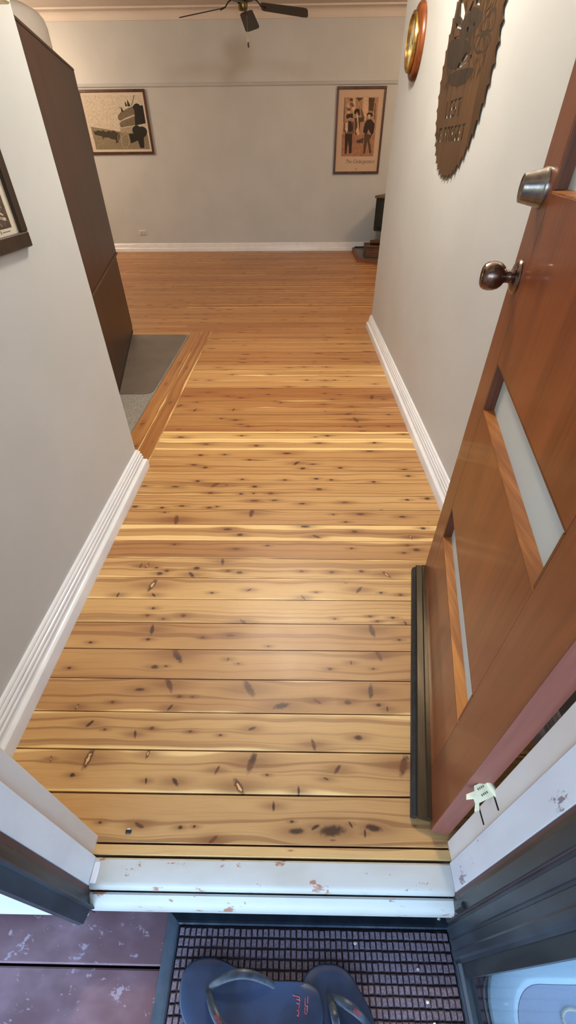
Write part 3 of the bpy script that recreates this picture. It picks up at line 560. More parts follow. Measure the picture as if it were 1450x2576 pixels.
# ================================================================== DECK, MAT, SANDALS, TUB
deck = struct('deck', box(-3.2, 3.0, -2.3, .165, -.27, -.20), MT['subfloor'], 'faded maroon painted timber deck outside the doorway', 'deck')
y = .158; k = 0
while y > -2.25:
    wd = .0945
    o = obj('board', box(-3.2, 3.0, y-wd, y, -.2, -.17-(.002 if k % 2 else 0), bev=.003), MT['deck'], deck)
    y -= wd+.0045; k += 1
struct('garden', box(-14, 14, -16, -2.3, -.8, -.7), MT['grass'], 'garden ground beyond the deck, behind the viewer', 'ground')
struct('porch_roof', box(-3.3, 3.2, -2.1, .141, 2.50, 2.56), MT['ceil'], 'porch roof lining above the deck, over the viewer', 'roof')

dm = thing('doormat', (.10, -.10, -.17), 'rubber edged doormat with brown waffle pile on the deck', 'doormat')
MX0, MX1, MY0, MY1 = -.304, .399, -.36, .1575
bm = bmesh.new(); bw = .032
def ringpt(d, z): return [(MX0+d, MY0+d, z), (MX1-d, MY0+d, z), (MX1-d, MY1-d*.8, z), (MX0+d, MY1-d*.8, z)]
rows = [[bm.verts.new(p) for p in ringpt(d, z)] for d, z in ((0, -.1695), (.0, -.1670), (.022, -.1590), (.028, -.1575), (.032, -.1605), (.032, -.1640))]
for a, b in zip(rows, rows[1:]):
    for i in range(4): bm.faces.new((a[i], a[(i+1) % 4], b[(i+1) % 4], b[i]))
bm.faces.new(rows[0][::-1])
obj('border', bm, MT['mat_border'], dm)
obj('base', box(MX0+.0325, MX1-.0325, MY0+.0325, MY1-.027, -.168, -.1635), MT['mat_base'], dm)
bm = bmesh.new(); px, py = .01325, .0172; r = random.Random(5)
nx, ny = int((MX1-MX0-.066)/px), int((MY1-MY0-.062)/py)
for j in range(ny):
    for i in range(nx):
        cx = MX0+.034+(i+.5)*px+r.uniform(-.0006, .0006); cy = MY1-.0285-(j+.5)*py+r.uniform(-.0006, .0006); h = -.1562+r.uniform(-.001, .001)
        a, b = px/2-.0006, py/2-.0011
        lo = [bm.verts.new((cx+sx*a, cy+sy*b, -.1634)) for sx, sy in ((-1, -1), (1, -1), (1, 1), (-1, 1))]
        hi = [bm.verts.new((cx+sx*(a-.0016)+r.uniform(-.0005, .0005), cy+sy*(b-.0022)+r.uniform(-.0006, .0006), h)) for sx, sy in ((-1, -1), (1, -1), (1, 1), (-1, 1))]
        for q in range(4): bm.faces.new((lo[q], lo[(q+1) % 4], hi[(q+1) % 4], hi[q]))
        bm.faces.new(hi)
tag(obj('waffle_pile', bm, MT['waffle'], dm), kind='stuff')

def smooth_loop(pts, n=4):
    out = []; m = len(pts)
    for i in range(m):
        p0, p1, p2, p3 = (Vector(pts[(i+j-1) % m]) for j in range(4))
        for s in range(n):
            t = s/n
            out.append(.5*((2*p1)+(p2-p0)*t+(2*p0-5*p1+4*p2-p3)*t*t+(3*p1-p0-3*p2+p3)*t**3))
    return out
def thong(label, outline, post, end1, end2, zf, arch, label_on=None):
    L = smooth_loop([(x/1000, y/1000) for x, y in outline], 3)
    c = sum(L, Vector((0, 0)))/len(L)
    t = thing('flip_flop', (c.x, c.y, -.156), label, 'flip flop', 'pair of flip flops on the doormat')
    bm = bmesh.new(); rows = []
    for d, h in ((.0, 0.0), (.0, .010), (.0004, .0135), (.0024, .0165)):
        rows.append([bm.verts.new((p.x+(c.x-p.x)*d/.07, p.y+(c.y-p.y)*d/.05, zf(p.x, p.y)+h)) for p in L])
    for q, (a, b) in enumerate(zip(rows, rows[1:])):
        for i in range(len(L)):
            f = bm.faces.new((a[i], a[(i+1) % len(L)], b[(i+1) % len(L)], b[i])); f.material_index = 1 if q < 1 else 0
    # footbed: rings shrinking to the middle, dished a little
    prev = rows[-1]
    for s, dz in ((.8, -.0012), (.55, -.0028), (.25, -.0036)):
        cur = [bm.verts.new((c.x+(p.x-c.x)*s*.96, c.y+(p.y-c.y)*s*.96, zf(c.x+(p.x-c.x)*s, c.y+(p.y-c.y)*s)+.0168+dz)) for p in L]
        for i in range(len(L)): bm.faces.new((prev[i], prev[(i+1) % len(L)], cur[(i+1) % len(L)], cur[i]))
        prev = cur
    bm.faces.new(prev); bm.faces.new(rows[0][::-1])
    obj('sole', bm, [MT['thong'], MT['thong_side']], t, smooth=60)
    P = Vector((post[0]/1000, post[1]/1000, 0)); top = zf(P.x, P.y)+.0165
    for e, pk in ((end1, arch[0]), (end2, arch[1])):
        E_ = Vector((e[0]/1000, e[1]/1000, 0)); et = zf(E_.x, E_.y)+.011
        pts = []; rad = []
        for i in range(15):
            s = i/14; q = P.lerp(E_, s); side = Vector((-(E_-P).y, (E_-P).x, 0)).normalized()*sin(pi*s)*pk
            z = top+(et-top)*s+.034*(sin(pi*min(1, s*1.06)))**.75 if 0 < s < 1 else (top if s == 0 else et)
            pts.append((q.x+side.x, q.y+side.y, z)); rad.append(.0040+.0050*sin(pi*min(s*1.0, 1))**.5*(1-.35*s))
        bm = bmesh.new(); tube(bm, pts, rad, 10, .32); obj('strap', bm, MT['strap'], t, smooth=60)
    if label_on is not None:               # small red lettering strokes lying on one strap
        bm = bmesh.new(); e, pk = ((end1, arch[0]), (end2, arch[1]))[label_on[0]]; E_ = Vector((e[0]/1000, e[1]/1000, 0)); et = zf(E_.x, E_.y)+.011
        for q in range(12):
            s_ = label_on[1]+q*.013; pq = P.lerp(E_, s_); dd_ = (E_-P).normalized(); sd_ = Vector((-dd_.y, dd_.x, 0)); pq = pq+sd_*sin(pi*s_)*pk
            z = top+(et-top)*s_+.034*(sin(pi*min(1, s_*1.06)))**.75+.0034; o_q = (-.0025, 0, .002)[q % 3]
            bx(bm, pq.x+sd_.x*o_q-.0005, pq.x+sd_.x*o_q+.0005, pq.y+sd_.y*o_q-.0022, pq.y+sd_.y*o_q+.0022, z-.0008, z)
        obj('print', bm, MT['red'], t)
    bm = bmesh.new(); lathe(bm, [(0, 0), (.0042, 0), (.0036, .006), (.0042, .012), (0, .012)], 10, Matrix.Translation((P.x, P.y, top-.006))); obj('toe_post', bm, MT['strap'], t, smooth=40)
    return t
zA = lambda x, y: -.1562+.018*max(0.0, min(1.0, (x+.16)/.18))
zC = lambda x, y: -.1562+.0*x
ta = thong('dark blue flip flop with red print on its heel, lying over the other', TH_A, (-186, 31), (-31, 33), (-100, -42), zA, (.020, -.012), (1, .40))
tc = thong('dark blue flip flop on the right, partly under the other one', TH_C, (78, 24), (168, -22), (92, -46), zC, (.006, .004), (0, .52))
def marks(parent, strokes, z, wd=.0028):
    bm = bmesh.new()
    for a, b in strokes:
        a, b = Vector(a), Vector(b); n = Vector((-(b-a).y, (b-a).x)).normalized()*wd/2
        bm.faces.new([bm.verts.new((p.x, p.y, z(p.x, p.y))) for p in (a+n, b+n, b-n, a-n)])
    return obj('print', bm, MT['red'], parent)
zp = lambda x, y: zA(x, y)+.0150
ST = [((0, .0235), (.006, .0222)), ((.006, .0222), (.0145, .021)), ((.0145, .021), (.0150, .014)), ((.0085, .018), (.0145, .0165)), ((.0150, .013), (.0132, .0055)), ((.0085, .0125), (.0135, .0115)), ((.0132, .0045), (.0125, -.004)), ((.0088, .002), (.0128, .003)), ((.0092, -.004), (.013, -.0055)),
      ((.0325, .0225), (.0318, .012)), ((.0268, .0205), (.0262, .0095)), ((.0262, .0095), (.0308, .0085)), ((.0316, .010), (.0305, .000)), ((.0262, .007), (.0258, -.001)), ((.0258, -.001), (.030, -.002))]
marks(ta, ST, lambda x, y: zA(x, y)+.0166, .0017)

tb = thing('storage_tub', (.62, -.12, -.17), 'pale blue plastic tub behind the screen door glass', 'tub')
def rrect(x0, x1, y0, y1, r, n=8):
    return [(cx+r*cos(a0+i*pi/2/n), cy+r*sin(a0+i*pi/2/n)) for cx, cy, a0 in ((x1-r, y1-r, 0), (x0+r, y1-r, pi/2), (x0+r, y0+r, pi), (x1-r, y0+r, 1.5*pi)) for i in range(n+1)]
def shell(bm, levels):
    rows = [[bm.verts.new((x, y, z)) for x, y in o] for o, z in levels]
    for a, b in zip(rows, rows[1:]):
        for i in range(len(a)): bm.faces.new((a[i], a[(i+1) % len(a)], b[(i+1) % len(a)], b[i]))
    return rows
TX0, TX1, TY0, TY1, TZ = .402, .86, -.40, .098, -.075
o_ = lambda d, r: rrect(TX0+d, TX1-d, TY0+d, TY1-d, r)
bm = bmesh.new(); rw = shell(bm, [(o_(.016, .07), -.1695), (o_(.010, .08), TZ-.02)]); bm.faces.new(rw[0][::-1]); bm.faces.new(rw[-1]); obj('body', bm, MT['tub'], tb, smooth=40)
bm = bmesh.new(); rw = shell(bm, [(o_(.004, .09), TZ-.0195), (o_(0, .095), TZ-.012), (o_(.002, .094), TZ-.002), (o_(.006, .09), TZ), (o_(.040, .07), TZ+.002), (o_(.046, .066), TZ-.001), (o_(.052, .062), TZ-.010)])
bm.faces.new(rw[0][::-1]); obj('rim', bm, MT['tub'], tb, smooth=40)
bm = bmesh.new(); rw = shell(bm, [(o_(.0525, .062), TZ-.0095), (o_(.20, .02), TZ-.0095)]); bm.faces.new(rw[-1]); obj('lid', bm, MT['tub_lid'], tb)
bm = bmesh.new()
hp = smooth_loop([(.545, .000), (.558, .012), (.580, .010), (.600, -.010), (.622, -.042), (.628, -.068), (.610, -.072), (.594, -.052), (.576, -.024), (.556, -.022)], 3)
lp = [(p.x, p.y, TZ-.0085) for p in hp]; tube(bm, lp+[lp[0]], .0028, 6, .6); obj('moulded_grip', bm, MT['mount'], tb, smooth=50)

fl = [(.145, .106, -.155), (.283, .066, -.155), (.293, .0185, -.155), (.300, -.012, -.155), (.352, .150, -.158), (.02, .099, -.155), (-.035, .09, -.155)]
sp = ['by the mat front edge', 'near the screen door', 'right of the thongs', 'nearest the screen door foot', 'in the sill corner', 'above the sandals', 'above the left sandal']
for i, (x, y, z) in enumerate(fl[:5]):
    bm = bmesh.new(); r = random.Random(i); n = 6
    pts = [(x+.0042*cos(q*2*pi/n)*r.uniform(.6, 1.2), y+.0034*sin(q*2*pi/n)*r.uniform(.6, 1.2)) for q in range(n)]
    prism(bm, pts, z, z+.0014, lambda p, a: (p[0], p[1], a+.002*sin(p[0]*900)))
    tag(obj('paint_flake', bm, MT['flake']), ['pale paint flake on the mat pile near the sill, mid mat', 'pale paint flake on the mat, farthest of three beside the screen door', 'pale paint flake on the mat, middle of three beside the screen door', 'pale paint flake on the mat, nearest of three beside the screen door', 'pale paint flake on the rubber mat edge in the right sill corner'][i], 'paint flake', 'paint flakes fallen on the doormat')
bm = bmesh.new(); bx(bm, -.4065, -.3925, .2725, .2795, .0003, .0035, bev=.001)
t = tag(obj('black_chip', bm, MT['black']), 'tiny black chip lying on the first floor board inside the left jamb', 'chip')
bm = bmesh.new(); bx(bm, -.404, -.396, .2800, .2825, .0003, .0030); obj('pale_end', bm, MT['flake'], t)
r = random.Random(9)
for i in range(7):
    x = -.435+i*.0225+r.uniform(-.006, .006)
    bm = bmesh.new(); n = 6; q0 = r.uniform(.004, .008)
    prism(bm, [(x+q0*cos(q*2*pi/n)*r.uniform(.7, 1.2), .1605+.0035*sin(q*2*pi/n)) for q in range(n)], -.1995, -.171, lambda p, a: (p[0], p[1], a))
    tag(obj('gravel', bm, MT['flake'] if i % 3 else MT['tile']), 'pale pebble caught in the gap between sill and deck', 'pebble', 'pebbles in the gap under the sill')

# ================================================================== RIGHT HALL WALL: saw blade, clock
sf = frame((RX-.0062, 2.54, 1.53), (0, -1, 0))
saw = thing('saw_blade', (RX-.01, 2.54, 1.155), 'rusty round saw blade with cut out soldier emblem and LEST WE FORGET', 'saw blade')
NTH = 46; outer = []
for i in range(NTH):
    a = 2*pi*i/NTH-.04
    for rr, da in ((.377, 0), (.356, .022), (.357, .050), (.362, .095)): outer.append((rr*cos(-(a+da)), rr*sin(-(a+da))))
holes = [[(-x/1000, y/1000) for x, y in q] for q in SAW_CUT]
for k in range(7):                        # the upper rays of the emblem, above the picture edge
    a = R(38+k*17); holes.append([(.02+q*cos(a+d), .13+q*sin(a+d)) for q, d in ((.075, -.03), (.175, -.07), (.175, .07), (.075, .03))])
GL = {'L': [(0,0,1,6),(1.2,0,4,1)], 'E': [(0,0,1,6),(1.2,0,4,1),(1.2,2.5,3.3,3.5),(1.2,5,4,6)], 'S': [(0,5,4,6),(0,3.7,1,4.8),(0,2.5,4,3.5),(3,1.2,4,2.3),(0,0,4,1)], 'T': [(0,5,4,6),(1.5,0,2.5,4.8)],
      'W': [(0,0,1,6),(3.4,0,4.4,6),(1.2,0,3.2,1),(1.7,1.2,2.7,4)], 'F': [(0,0,1,6),(1.2,5,4,6),(1.2,2.5,3.3,3.5)], 'O': [(0,0,1,6),(3,0,4,6),(1.2,0,2.8,1),(1.2,5,2.8,6)], 'R': [(0,0,1,6),(1.2,5,4,6),(3,3.7,4,4.8),(1.2,2.5,4,3.5),(2.7,0,3.7,2.3)], 'G': [(0,0,1,6),(1.2,5,4,6),(1.2,0,4,1),(3,1.2,4,2.8)]}
def word(s, x, y, pitch, u, v):
    for ch_ in s:
        for a, b, c_, d in GL.get(ch_, ()): holes.append([(x+a*u, y+b*v), (x+c_*u, y+b*v), (x+c_*u, y+d*v), (x+a*u, y+d*v)])
        x += pitch
word('LEST', -.176, -.155, .060, .0115, .0096)
word('WE', -.282, -.236, .0560, .0102, .0086); word('FORGET', -.146, -.236, .0560, .0108, .0086)
def plate(outer, holes, depth):
    from mathutils.geometry import delaunay_2d_cdt
    loops = [outer]+holes; vs, es = [], []
    for L in loops:
        n0 = len(vs); vs += [Vector(q) for q in L]; es += [(n0+i, n0+(i+1) % len(L)) for i in range(len(L))]
    def ins(x, y, h):
        s = 0
        for (x0, y0), (x1, y1) in zip(h, h[1:]+h[:1]):
            if (y0 > y) != (y1 > y) and x < (x1-x0)*(y-y0)/(y1-y0)+x0: s ^= 1
        return s
    V, _, F, *_ = delaunay_2d_cdt(vs, es, [], 0, 1e-6)
    bm = bmesh.new(); a = [bm.verts.new((q.x, q.y, depth/2)) for q in V]; b = [bm.verts.new((q.x, q.y, -depth/2)) for q in V]; cnt = {}
    for f in F:
        c = sum((V[i] for i in f), Vector((0, 0)))/len(f)
        if not ins(c.x, c.y, outer) or any(ins(c.x, c.y, h) for h in holes): continue
        bm.faces.new([a[i] for i in f]); bm.faces.new([b[i] for i in f[::-1]])
        for i, j in zip(f, list(f[1:])+[f[0]]): cnt[(i, j)] = 1
    for i, j in cnt:
        if (j, i) not in cnt: bm.faces.new((a[i], b[i], b[j], a[j]))
    for v in [v for v in bm.verts if not v.link_faces]: bm.verts.remove(v)
    return bm
obj('blade', plate(outer, holes, .003), MT['saw'], saw, M=sf)
eng = []
for q in SAW_ENG:
    p = [(-x, y) for x, y in q]
    p = [(x*min(1, 330/math.hypot(x, y)), y*min(1, 330/math.hypot(x, y))) for x, y in p]; eng.append(p)
def outline(p, wd):
    c = Vector((sum(x for x, y in p)/len(p), sum(y for x, y in p)/len(p))); L = smooth_loop(p, 3)
    return [(0, [tuple(a), tuple(b), tuple(b+(c-b)*(wd/(b-c).length)), tuple(a+(c-a)*(wd/(a-c).length))]) for a, b in zip(L, L[1:]+L[:1])]
for i, p in enumerate(eng):                # engraved shapes of badge, rays and soldier, burnt darker than the blade
    L = [tuple(q) for q in smooth_loop(p, 3)]
    if i in (0, 1):
        me = flat(outline(p, 12), .00156, .000002); obj('engraving', me, MT['saw_dark'], saw, M=sf)
    else:
        bm = plate([(x/1000, y/1000) for x, y in L], holes, .0002); bmesh.ops.translate(bm, vec=(0, 0, .00162+i*.00004), verts=bm.verts[:]); obj('engraving', bm, MT['saw_dark'], saw, M=sf)
bm = bmesh.new()                          # dark scorched strokes of feathers and folds
r = random.Random(4)
def inhole(x, y):
    for h in holes:
        s = 0
        for (x0, y0), (x1, y1) in zip(h, h[1:]+h[:1]):
            if (y0 > y) != (y1 > y) and x < (x1-x0)*(y-y0)/(y1-y0)+x0: s ^= 1
        if s: return True
    return False
for q in range(640):
    x, y = r.uniform(-.30, .26), r.uniform(-.055, .24)
    if math.hypot(x, y) > .33: continue
    l, wd, a = r.uniform(.015, .05), r.uniform(.003, .008), R(r.uniform(60, 115))
    d = Vector((cos(a), sin(a)))*l/2; n = Vector((-d.y, d.x)).normalized()*wd/2; o = Vector((x, y))
    P4 = [o-d, o-n, o+d, o+n]
    if any(inhole(*(o+d*t)) for t in (-1, -.6, -.3, 0, .3, .6, 1)) or any(inhole(*p) for p in P4): continue
    bm.faces.new([bm.verts.new((p.x, p.y, .00205+q*1e-7)) for p in P4])
obj('scorch_marks', bm, MT['saw_mid'], saw, M=sf)
for a in (-.2, .2):
    bm = bmesh.new(); lathe(bm, [(0, -.0058), (.006, -.0058), (.006, -.0016), (0, -.0016)], 10, Matrix.Translation((a, .15, 0))); obj('spacer', bm, MT['steel'], saw, M=sf)

ck = thing('wall_clock', (RX-.03, 3.62, 1.58), 'round brass and timber wall clock high beside the saw blade', 'clock')
cf = frame((RX, 3.615, 1.742), (0, -1, 0))
bm = bmesh.new(); lathe(bm, [(0, .0005), (.158, .0005), (.160, .006), (.158, .016), (.150, .026), (.138, .031), (.124, .033), (.112, .0325), (0, .0325)], 48); obj('rim', bm, MT['clock_wood'], ck, M=cf, smooth=30)
bm = bmesh.new(); lathe(bm, [(.124, .0331), (.126, .040), (.122, .050), (.114, .054), (.108, .052), (.106, .034)], 48); obj('bezel', bm, MT['brass'], ck, M=cf, smooth=30)
bm = bmesh.new(); lathe(bm, [(0, .0328), (.106, .0328), (.106, .0345), (0, .0345)], 40); fc = obj('dial', bm, MT['clock_face'], ck, M=cf)
bm = bmesh.new()
for i in range(12):
    a = i*pi/6; d = Vector((sin(a), cos(a))); n = Vector((d.y, -d.x))*.0025
    bm.faces.new([bm.verts.new((q.x, q.y, .0347)) for q in (d*.082+n, d*.098+n, d*.098-n, d*.082-n)])
tag(obj('hour_marks', bm, MT['black'], fc, M=cf), kind='stuff')
for a, l, wd, z in ((R(305), .055, .006, .0365), (R(60), .080, .004, .038)):
    d = Vector((sin(a), cos(a))); n = Vector((d.y, -d.x))*wd/2; bm = bmesh.new()
    prism(bm, [tuple(-d*.012+n), tuple(d*l), tuple(-d*.012-n)], z, z+.001, lambda p, q: (p[0], p[1], q)); obj('hand', bm, MT['black'], ck, M=cf)
bm = bmesh.new(); lathe(bm, [(.106, .044), (.09, .050), (.06, .0555), (.03, .058), (0, .0588), (0, .0568), (.03, .056), (.06, .0535), (.09, .048), (.106, .042)], 40); obj('glass', bm, MT['picglass'], ck, M=cf, smooth=40)

# ================================================================== FRAMED PICTURES
def picture(label, M, W, H, fw, th, mount, photo, pal, polys, frame_mat, glass=True, name='framed_photo'):
    """M: frame of the wall at the lower left corner of the picture"""
    o = M @ Vector((W/2, 0, th/2)); t = thing(name, o, label, 'picture')
    for nm, (x0, x1, y0, y1) in (('frame_bar', (0, W, 0, fw)), ('frame_bar', (0, W, H-fw, H)), ('frame_bar', (0, fw, fw, H-fw)), ('frame_bar', (W-fw, W, fw, H-fw))):
        obj(nm, box(x0, x1, y0, y1, .001, th, bev=.003), frame_mat, t, M=M)
    obj('mount', box(fw-.002, W-fw+.002, fw-.002, H-fw+.002, .004, th*.45), mount, t, M=M)
    x0, x1, y0, y1 = photo
    pl = [(0, [(x0*1000, y0*1000), (x1*1000, y0*1000), (x1*1000, y1*1000), (x0*1000, y1*1000)])]
    keys = list(dict.fromkeys(c for c, _ in polys)); mats = [MT[pal[0]]]+[MT[pal[1]+k_] for k_ in keys]
    pl += [(1+keys.index(c), p) for c, p in polys]
    obj('print', flat(pl, th*.45+.0003), mats, t, M=M)
    if glass: obj('glass', box(fw-.001, W-fw+.001, fw-.001, H-fw+.001, th*.45+.006, th*.45+.008), MT['picglass'], t, M=M)
    return t
PM = frame((-3.14, BY, 1.281), (1, 0, 0)); Wd = .970
clip = lambda x, lo, hi: max(lo, min(hi, x))
lg = [(c, [(clip(x+Wd*1000, 62, Wd*1000-58), clip(y, 58, 645)) for x, y in q]) for c, q in PIC_LOGS]
picture('framed black and white photo of a log wagon and bullock team', PM, Wd, .707, .030, .028, MT['mount'], (.060, Wd-.056, .056, .650), ('bw_sky', 'bw_'), lg, MT['frame_brown'])
PM = frame((.572, BY, 1.024), (1, 0, 0))
pm = picture('tall framed sepia print of three standing men with a saw', PM, .703, .966, .030, .028, MT['mount_sepia'], (.112, .600, .209, .855), ('sp_b', 'sp_'), PIC_MEN[1:], MT['frame_brown'])
me = text_mesh('The Cedargetters', .062, .35); me.transform(Matrix.Translation((.175, .128, .0132))); tag(obj('caption', me, MT['ink'], pm, M=PM), kind='stuff')
me = flat([(0, [(346, 42), (352, 42), (353, 66), (349, 72), (345, 66)])], .0132); obj('crest', me, MT['ink'], pm, M=PM)
PM = frame((LX, .62, 1.048), (0, 1, 0)); Wf = .854
lf = [(c, [((x-620), y-1048) for x, y in q]) for c, q in PIC_FELL]
r = random.Random(11)
for i in range(46):
    x, y = r.uniform(60, 740), r.uniform(70, 380); a = R(r.uniform(-50, 30)); l = r.uniform(15, 60); wd = r.uniform(3, 9)
    lf.append((r.choice('lmm'), [(x, y), (x+l*cos(a), y+l*sin(a)), (x+l*cos(a)+wd*.4, y+l*sin(a)+wd), (x, y+wd)]))
lf = [(c, [(clip(x, 56, Wf*1000-66), clip(y, 55, 400)) for x, y in q]) for c, q in lf]
pf = picture('dark framed sepia photo of felled logs on the left hall wall', PM, Wf, .46, .038, .016, MT['mount'], (.055, Wf-.066, .054, .405), ('fl_b', 'fl_'), lf, MT['frame_dark'])
bm = bmesh.new()
for x0, x1 in ((.690, .720), (.735, .775)): bx(bm, x0, x1, .0462, .0476, .0075, .0077)
bx(bm, .7255, .7285, .043, .051, .0075, .0077); tag(obj('caption', bm, MT['ink'], pf, M=PM), kind='stuff')

tag(obj('wall_rail', box(LX+.0002, LX+.055, .75, 1.692, 1.557, 1.625, bev=.004), MT['cream']), 'cream timber rail high on the left hall wall above the picture', 'rail')
po = thing('power_outlet', (-2.59, BY-.005, .237), 'white double power point low on the far wall', 'power outlet')
OM = frame((-2.648, BY, .238), (1, 0, 0))
obj('plate', box(0, .116, 0, .074, .0005, .009, bev=.002), MT['plug'], po, M=OM)
for x in (.018, .066): obj('socket', box(x, x+.034, .014, .060, .009, .018, bev=.003), MT['wall'], po, M=OM)

# ================================================================== CABINET, CARPET, CHAIR MAT, SHADE
P0 = Vector((-1.488, 4.045, 0)); dc = Vector((.2230, -.9748, 0)).normalized(); nc = Vector((dc.y, -dc.x, 0))    # along the visible side, and away from us to the left
CM = Matrix.Translation(P0) @ Matrix((dc, nc, (0, 0, 1))).transposed().to_4x4()
cb = thing('display_cabinet', P0+dc*.8+nc*.2, 'tall dark stained two piece cabinet standing on the left carpet', 'cabinet')
def cob(nm, bm, m, p=None, **k): return obj(nm, bm, m, p or cb, M=CM, **k)
lo = cob('base_unit', box(0, 1.62, .012, .44, .055, .632, bev=.003), MT['cab']); hi = cob('upper_unit', box(.004, 1.60, .004, .40, .649, 1.690, bev=.003), MT['cab'])
cob('base_top', box(-.005, 1.63, -.004, .45, .6325, .6485, bev=.003), MT['cab_edge']); cob('top_board', box(.004, 1.60, .002, .402, 1.6905, 1.704, bev=.002), MT['cab'])
for x, yv in ((.01, .016), (1.56, .016), (.01, .38), (1.56, .38)): cob('foot', box(x, x+.05, yv, yv+.05, .0118, .0548, bev=.002), MT['black'])
cob('plinth', box(.03, 1.59, .02, .42, .0118, .0545), MT['black'])
ct = tag(obj('carpet', box(XL+.001, -.9725, L_END+.001, 3.975, -.031, .0085, bev=.003), MT['carpet']), 'grey flecked carpet of the room on the left', 'carpet')
bm = bmesh.new()
ol = rrect(-1.72, -.980, 2.712, 3.966, .06)
prism(bm, ol, .0087, .0115, lambda p, a: (p[0], p[1], a)); tag(obj('chair_mat', bm, MT['chairmat']), 'dull grey vinyl chair mat with rounded corners on the carpet', 'chair mat')
sh = thing('floor_lamp', (-2.36, 4.85, 0), 'white round topped lampshade rising behind the dark cabinet', 'lamp')
bm = bmesh.new(); lathe(bm, [(.395, 1.56), (.41, 1.60), (.412, 2.03), (.400, 2.075), (.372, 2.108), (.30, 2.14), (.2, 2.168), (.1, 2.18), (0, 2.184), (0, 2.170), (.2, 2.155), (.36, 2.10), (.395, 2.06), (.40, 1.60)], 48, Matrix.Translation((-2.36, 4.85, 0))); obj('lamp_shade', bm, MT['shade'], sh, smooth=40)
bm = bmesh.new(); lathe(bm, [(0, .0), (.16, .0), (.16, .02), (.02, .03), (.014, .05), (.014, 2.169), (0, 2.169)], 24, Matrix.Translation((-2.36, 4.85, .0005))); obj('stand', bm, MT['black'], sh, smooth=40)

# ================================================================== FAR ROOM: hearth, stove, basket, fan
ht = thing('hearth', (1.6, 7.8, 0), 'low grey tiled stove hearth with red edge in the far right corner', 'hearth')
ho = [(.958, 8.412), (.944, 7.41), (1.24, 7.20), (2.45, 7.12), (2.45, 8.412)]
bm = bmesh.new(); prism(bm, ho, .0005, .046, lambda p, a: (p[0], p[1], a)); obj('edging', bm, MT['brick'], ht)
hc = Vector((1.7, 7.8)); hi_ = [tuple(Vector(p)+(hc-Vector(p))*.028) for p in ho]
bm = bmesh.new(); prism(bm, hi_, .0465, .052, lambda p, a: (p[0], p[1], a)); obj('tile_top', bm, MT['tile'], ht)
s0 = Vector((1.205, 7.90, 0)); sx = Vector((.87, -.49, 0)).normalized(); sy = Vector((-sx.y, sx.x, 0))
SM = Matrix.Translation(s0) @ Matrix((sx, sy, (0, 0, 1))).transposed().to_4x4()
st = thing('wood_heater', s0+sx*.3+sy*.2, 'dark green black wood heater on a pedestal in the corner', 'wood heater')
def sob(nm, bm, m, p=None, **k): return obj(nm, bm, m, p or st, M=SM, **k)
sob('firebox', box(0, .62, 0, .42, .345, .752, bev=.006), MT['stove'])
sob('top_plate', box(-.018, .638, -.018, .44, .7525, .785, bev=.004), MT['stove_top'])
dd = sob('door', box(.05, .57, -.022, -.0005, .385, .715, bev=.005), MT['stove'])
sob('glass', box(.10, .52, -.026, -.0225, .43, .675), MT['black'], dd)
sob('pedestal', box(.12, .50, .06, .36, .0525, .3445, bev=.004), MT['black'])
sob('ash_lip', box(.04, .58, -.06, -.0225, .347, .360), MT['stove'])
bs = thing('firewood_basket', (1.22, 7.56, .052), 'brown slatted basket with raised rim on the hearth', 'basket')
B0, B1, B2, B3 = 1.062, 1.40, 7.405, 7.70
obj('base', box(B0+.01, B1-.01, B2+.01, B3-.01, .0525, .062), MT['basket'], bs)
for i in range(6):
    z0 = .064+i*.022
    for a in ((B0, B1, B2, B2+.009), (B0, B1, B3-.009, B3), (B0, B0+.009, B2+.0095, B3-.0095), (B1-.009, B1, B2+.0095, B3-.0095)):
        obj('slat', box(*a, z0, z0+.019, bev=.002), MT['basket'], bs)
for x, y in ((B0-.004, B2-.004), (B1-.008, B2-.004), (B0-.004, B3-.008), (B1-.008, B3-.008)):
    obj('corner_post', box(x, x+.012, y, y+.012, .0527, .196), MT['frame_brown'], bs)
bm = bmesh.new(); tube(bm, [(B0-.005, B2-.005, .203), (B1+.005, B2-.005, .203), (B1+.005, B3+.005, .203), (B0-.005, B3+.005, .203), (B0-.005, B2-.005, .203)], .010, 8); obj('rim', bm, MT['basket'], bs, smooth=50)
for i, (x, y, a) in enumerate(((1.20, 7.52, 3), (1.21, 7.56, -4), (1.20, 7.53, 6))):
    bm = bmesh.new(); lathe(bm, [(0, -.11), (.03, -.11), (.034, 0), (.03, .11), (0, .11)], 9, Matrix.Translation((x+.03, y, .098+i*.071)) @ Matrix.Rotation(R(a), 4, 'Z') @ Matrix.Rotation(pi/2, 4, 'Y'))
    tag(obj('firewood_log', bm, MT['frame_brown'], smooth=30), ['firewood log at the bottom of the hearth basket', 'firewood log in the middle of the hearth basket', 'firewood log on top of the pile in the hearth basket'][i], 'log', 'firewood in the basket')
bm = bmesh.new(); bx(bm, .99, 1.16, 8.335, 8.375, .0525, .068, bev=.004); sv = tag(obj('ash_shovel', bm, MT['black']), 'flat black ash shovel lying on the hearth against the skirting', 'shovel')
obj('handle', box(1.16, 1.30, 8.349, 8.361, .056, .066, bev=.003), MT['black'], sv)

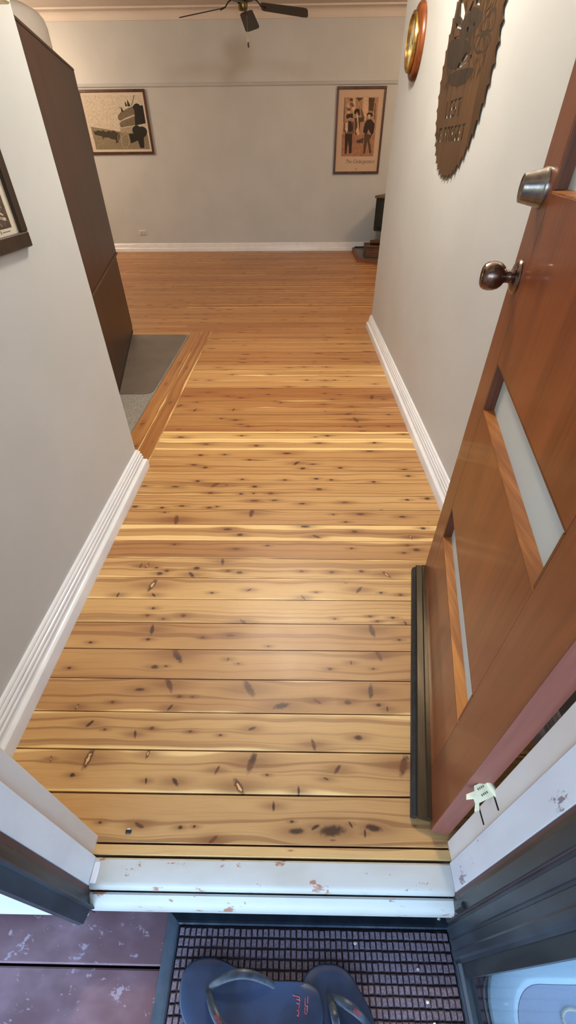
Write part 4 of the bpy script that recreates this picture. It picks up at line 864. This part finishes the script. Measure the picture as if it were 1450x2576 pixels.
FC = Vector((-.515, 6.16, 0))
fn = thing('ceiling_fan', (FC.x, FC.y, 2.2), 'dark four bladed ceiling fan with brass hub and pull chain', 'ceiling fan')
FM = Matrix.Translation(FC)
def fob(nm, bm, m, p=None, **k): return obj(nm, bm, m, p or fn, M=FM, **k)
bm = bmesh.new(); lathe(bm, [(0, 2.739), (.07, 2.739), (.066, 2.70), (.03, 2.675), (.013, 2.67), (.013, 2.48), (0, 2.48)], 24); fob('canopy', bm, MT['fan'], smooth=40)
bm = bmesh.new(); lathe(bm, [(0, 2.4795), (.06, 2.4795), (.115, 2.465), (.122, 2.44), (.122, 2.40), (.110, 2.378), (.045, 2.370), (0, 2.370)], 32); mo = fob('motor_housing', bm, MT['black'], smooth=40)
bm = bmesh.new(); lathe(bm, [(0, 2.3695), (.042, 2.3695), (.045, 2.36), (.045, 2.325), (.040, 2.312), (.02, 2.306), (0, 2.306)], 24); fob('switch_housing', bm, MT['fan_brass'], smooth=40)
for i, a in enumerate((176, 86, -4, 266)):
    B = FM @ Matrix.Rotation(R(a), 4, 'Z') @ Matrix.Translation((0, 0, 2.335))
    bm = bmesh.new(); tube(bm, [(.10, 0, .050), (.14, 0, .030), (.17, 0, 0.0), (.22, 0, -.014)], [.010, .009, .009, .014], 8, .6); ir = obj('blade_iron', bm, MT['black'], fn, M=B, smooth=50)
    ol = [(.175, -.05), (.195, -.064), (.58, -.076), (.615, -.068), (.625, -.045), (.625, .045), (.615, .068), (.58, .076), (.195, .064), (.175, .05)]
    bm = bmesh.new(); prism(bm, ol, -.003, .003, lambda p, q: (p[0], p[1], q))
    obj('blade', bm, MT['fan'], fn, M=B @ Matrix.Translation((0, 0, .016)) @ Matrix.Rotation(R(6.5), 4, 'Y') @ Matrix.Rotation(R(-12), 4, 'X'))
bm = bmesh.new(); tube(bm, [(.035, -.02, 2.31), (.037, -.02, 2.2), (.037, -.02, 2.105)], .0022, 6); pc = fob('pull_chain', bm, MT['brass'])
bm = bmesh.new(); lathe(bm, [(0, 2.066), (.007, 2.068), (.010, 2.082), (.006, 2.104), (0, 2.1045)], 12, Matrix.Translation((.037, -.02, 0))); obj('pull_knob', bm, MT['fan'], pc, M=FM, smooth=40)

# fittings of the hall lamp and of the added fill lamp (above and beside the picture)
for nm, x, y, z, lab in (('ceiling_light', -.05, 2.5, CZ, 'opal ceiling light of the hall, above the picture'), ('ceiling_light', 2.3, 6.3, CZ, 'added fitting for the fill lamp, unseen behind the right hall wall')):
    t = thing(nm, (x, y, z-.1), lab, 'ceiling light')
    bm = bmesh.new(); lathe(bm, [(0, z-.001), (.10, z-.001), (.10, z-.02), (.085, z-.03), (0, z-.03)], 24, Matrix.Translation((x, y, 0))); obj('base', bm, MT['plug'], t, smooth=40)
    bm = bmesh.new(); lathe(bm, [(.016, z-.031), (.016, z-.075), (0, z-.08)], 12, Matrix.Translation((x, y, 0))); obj('bulb_holder', bm, MT['plug'], t, smooth=40)
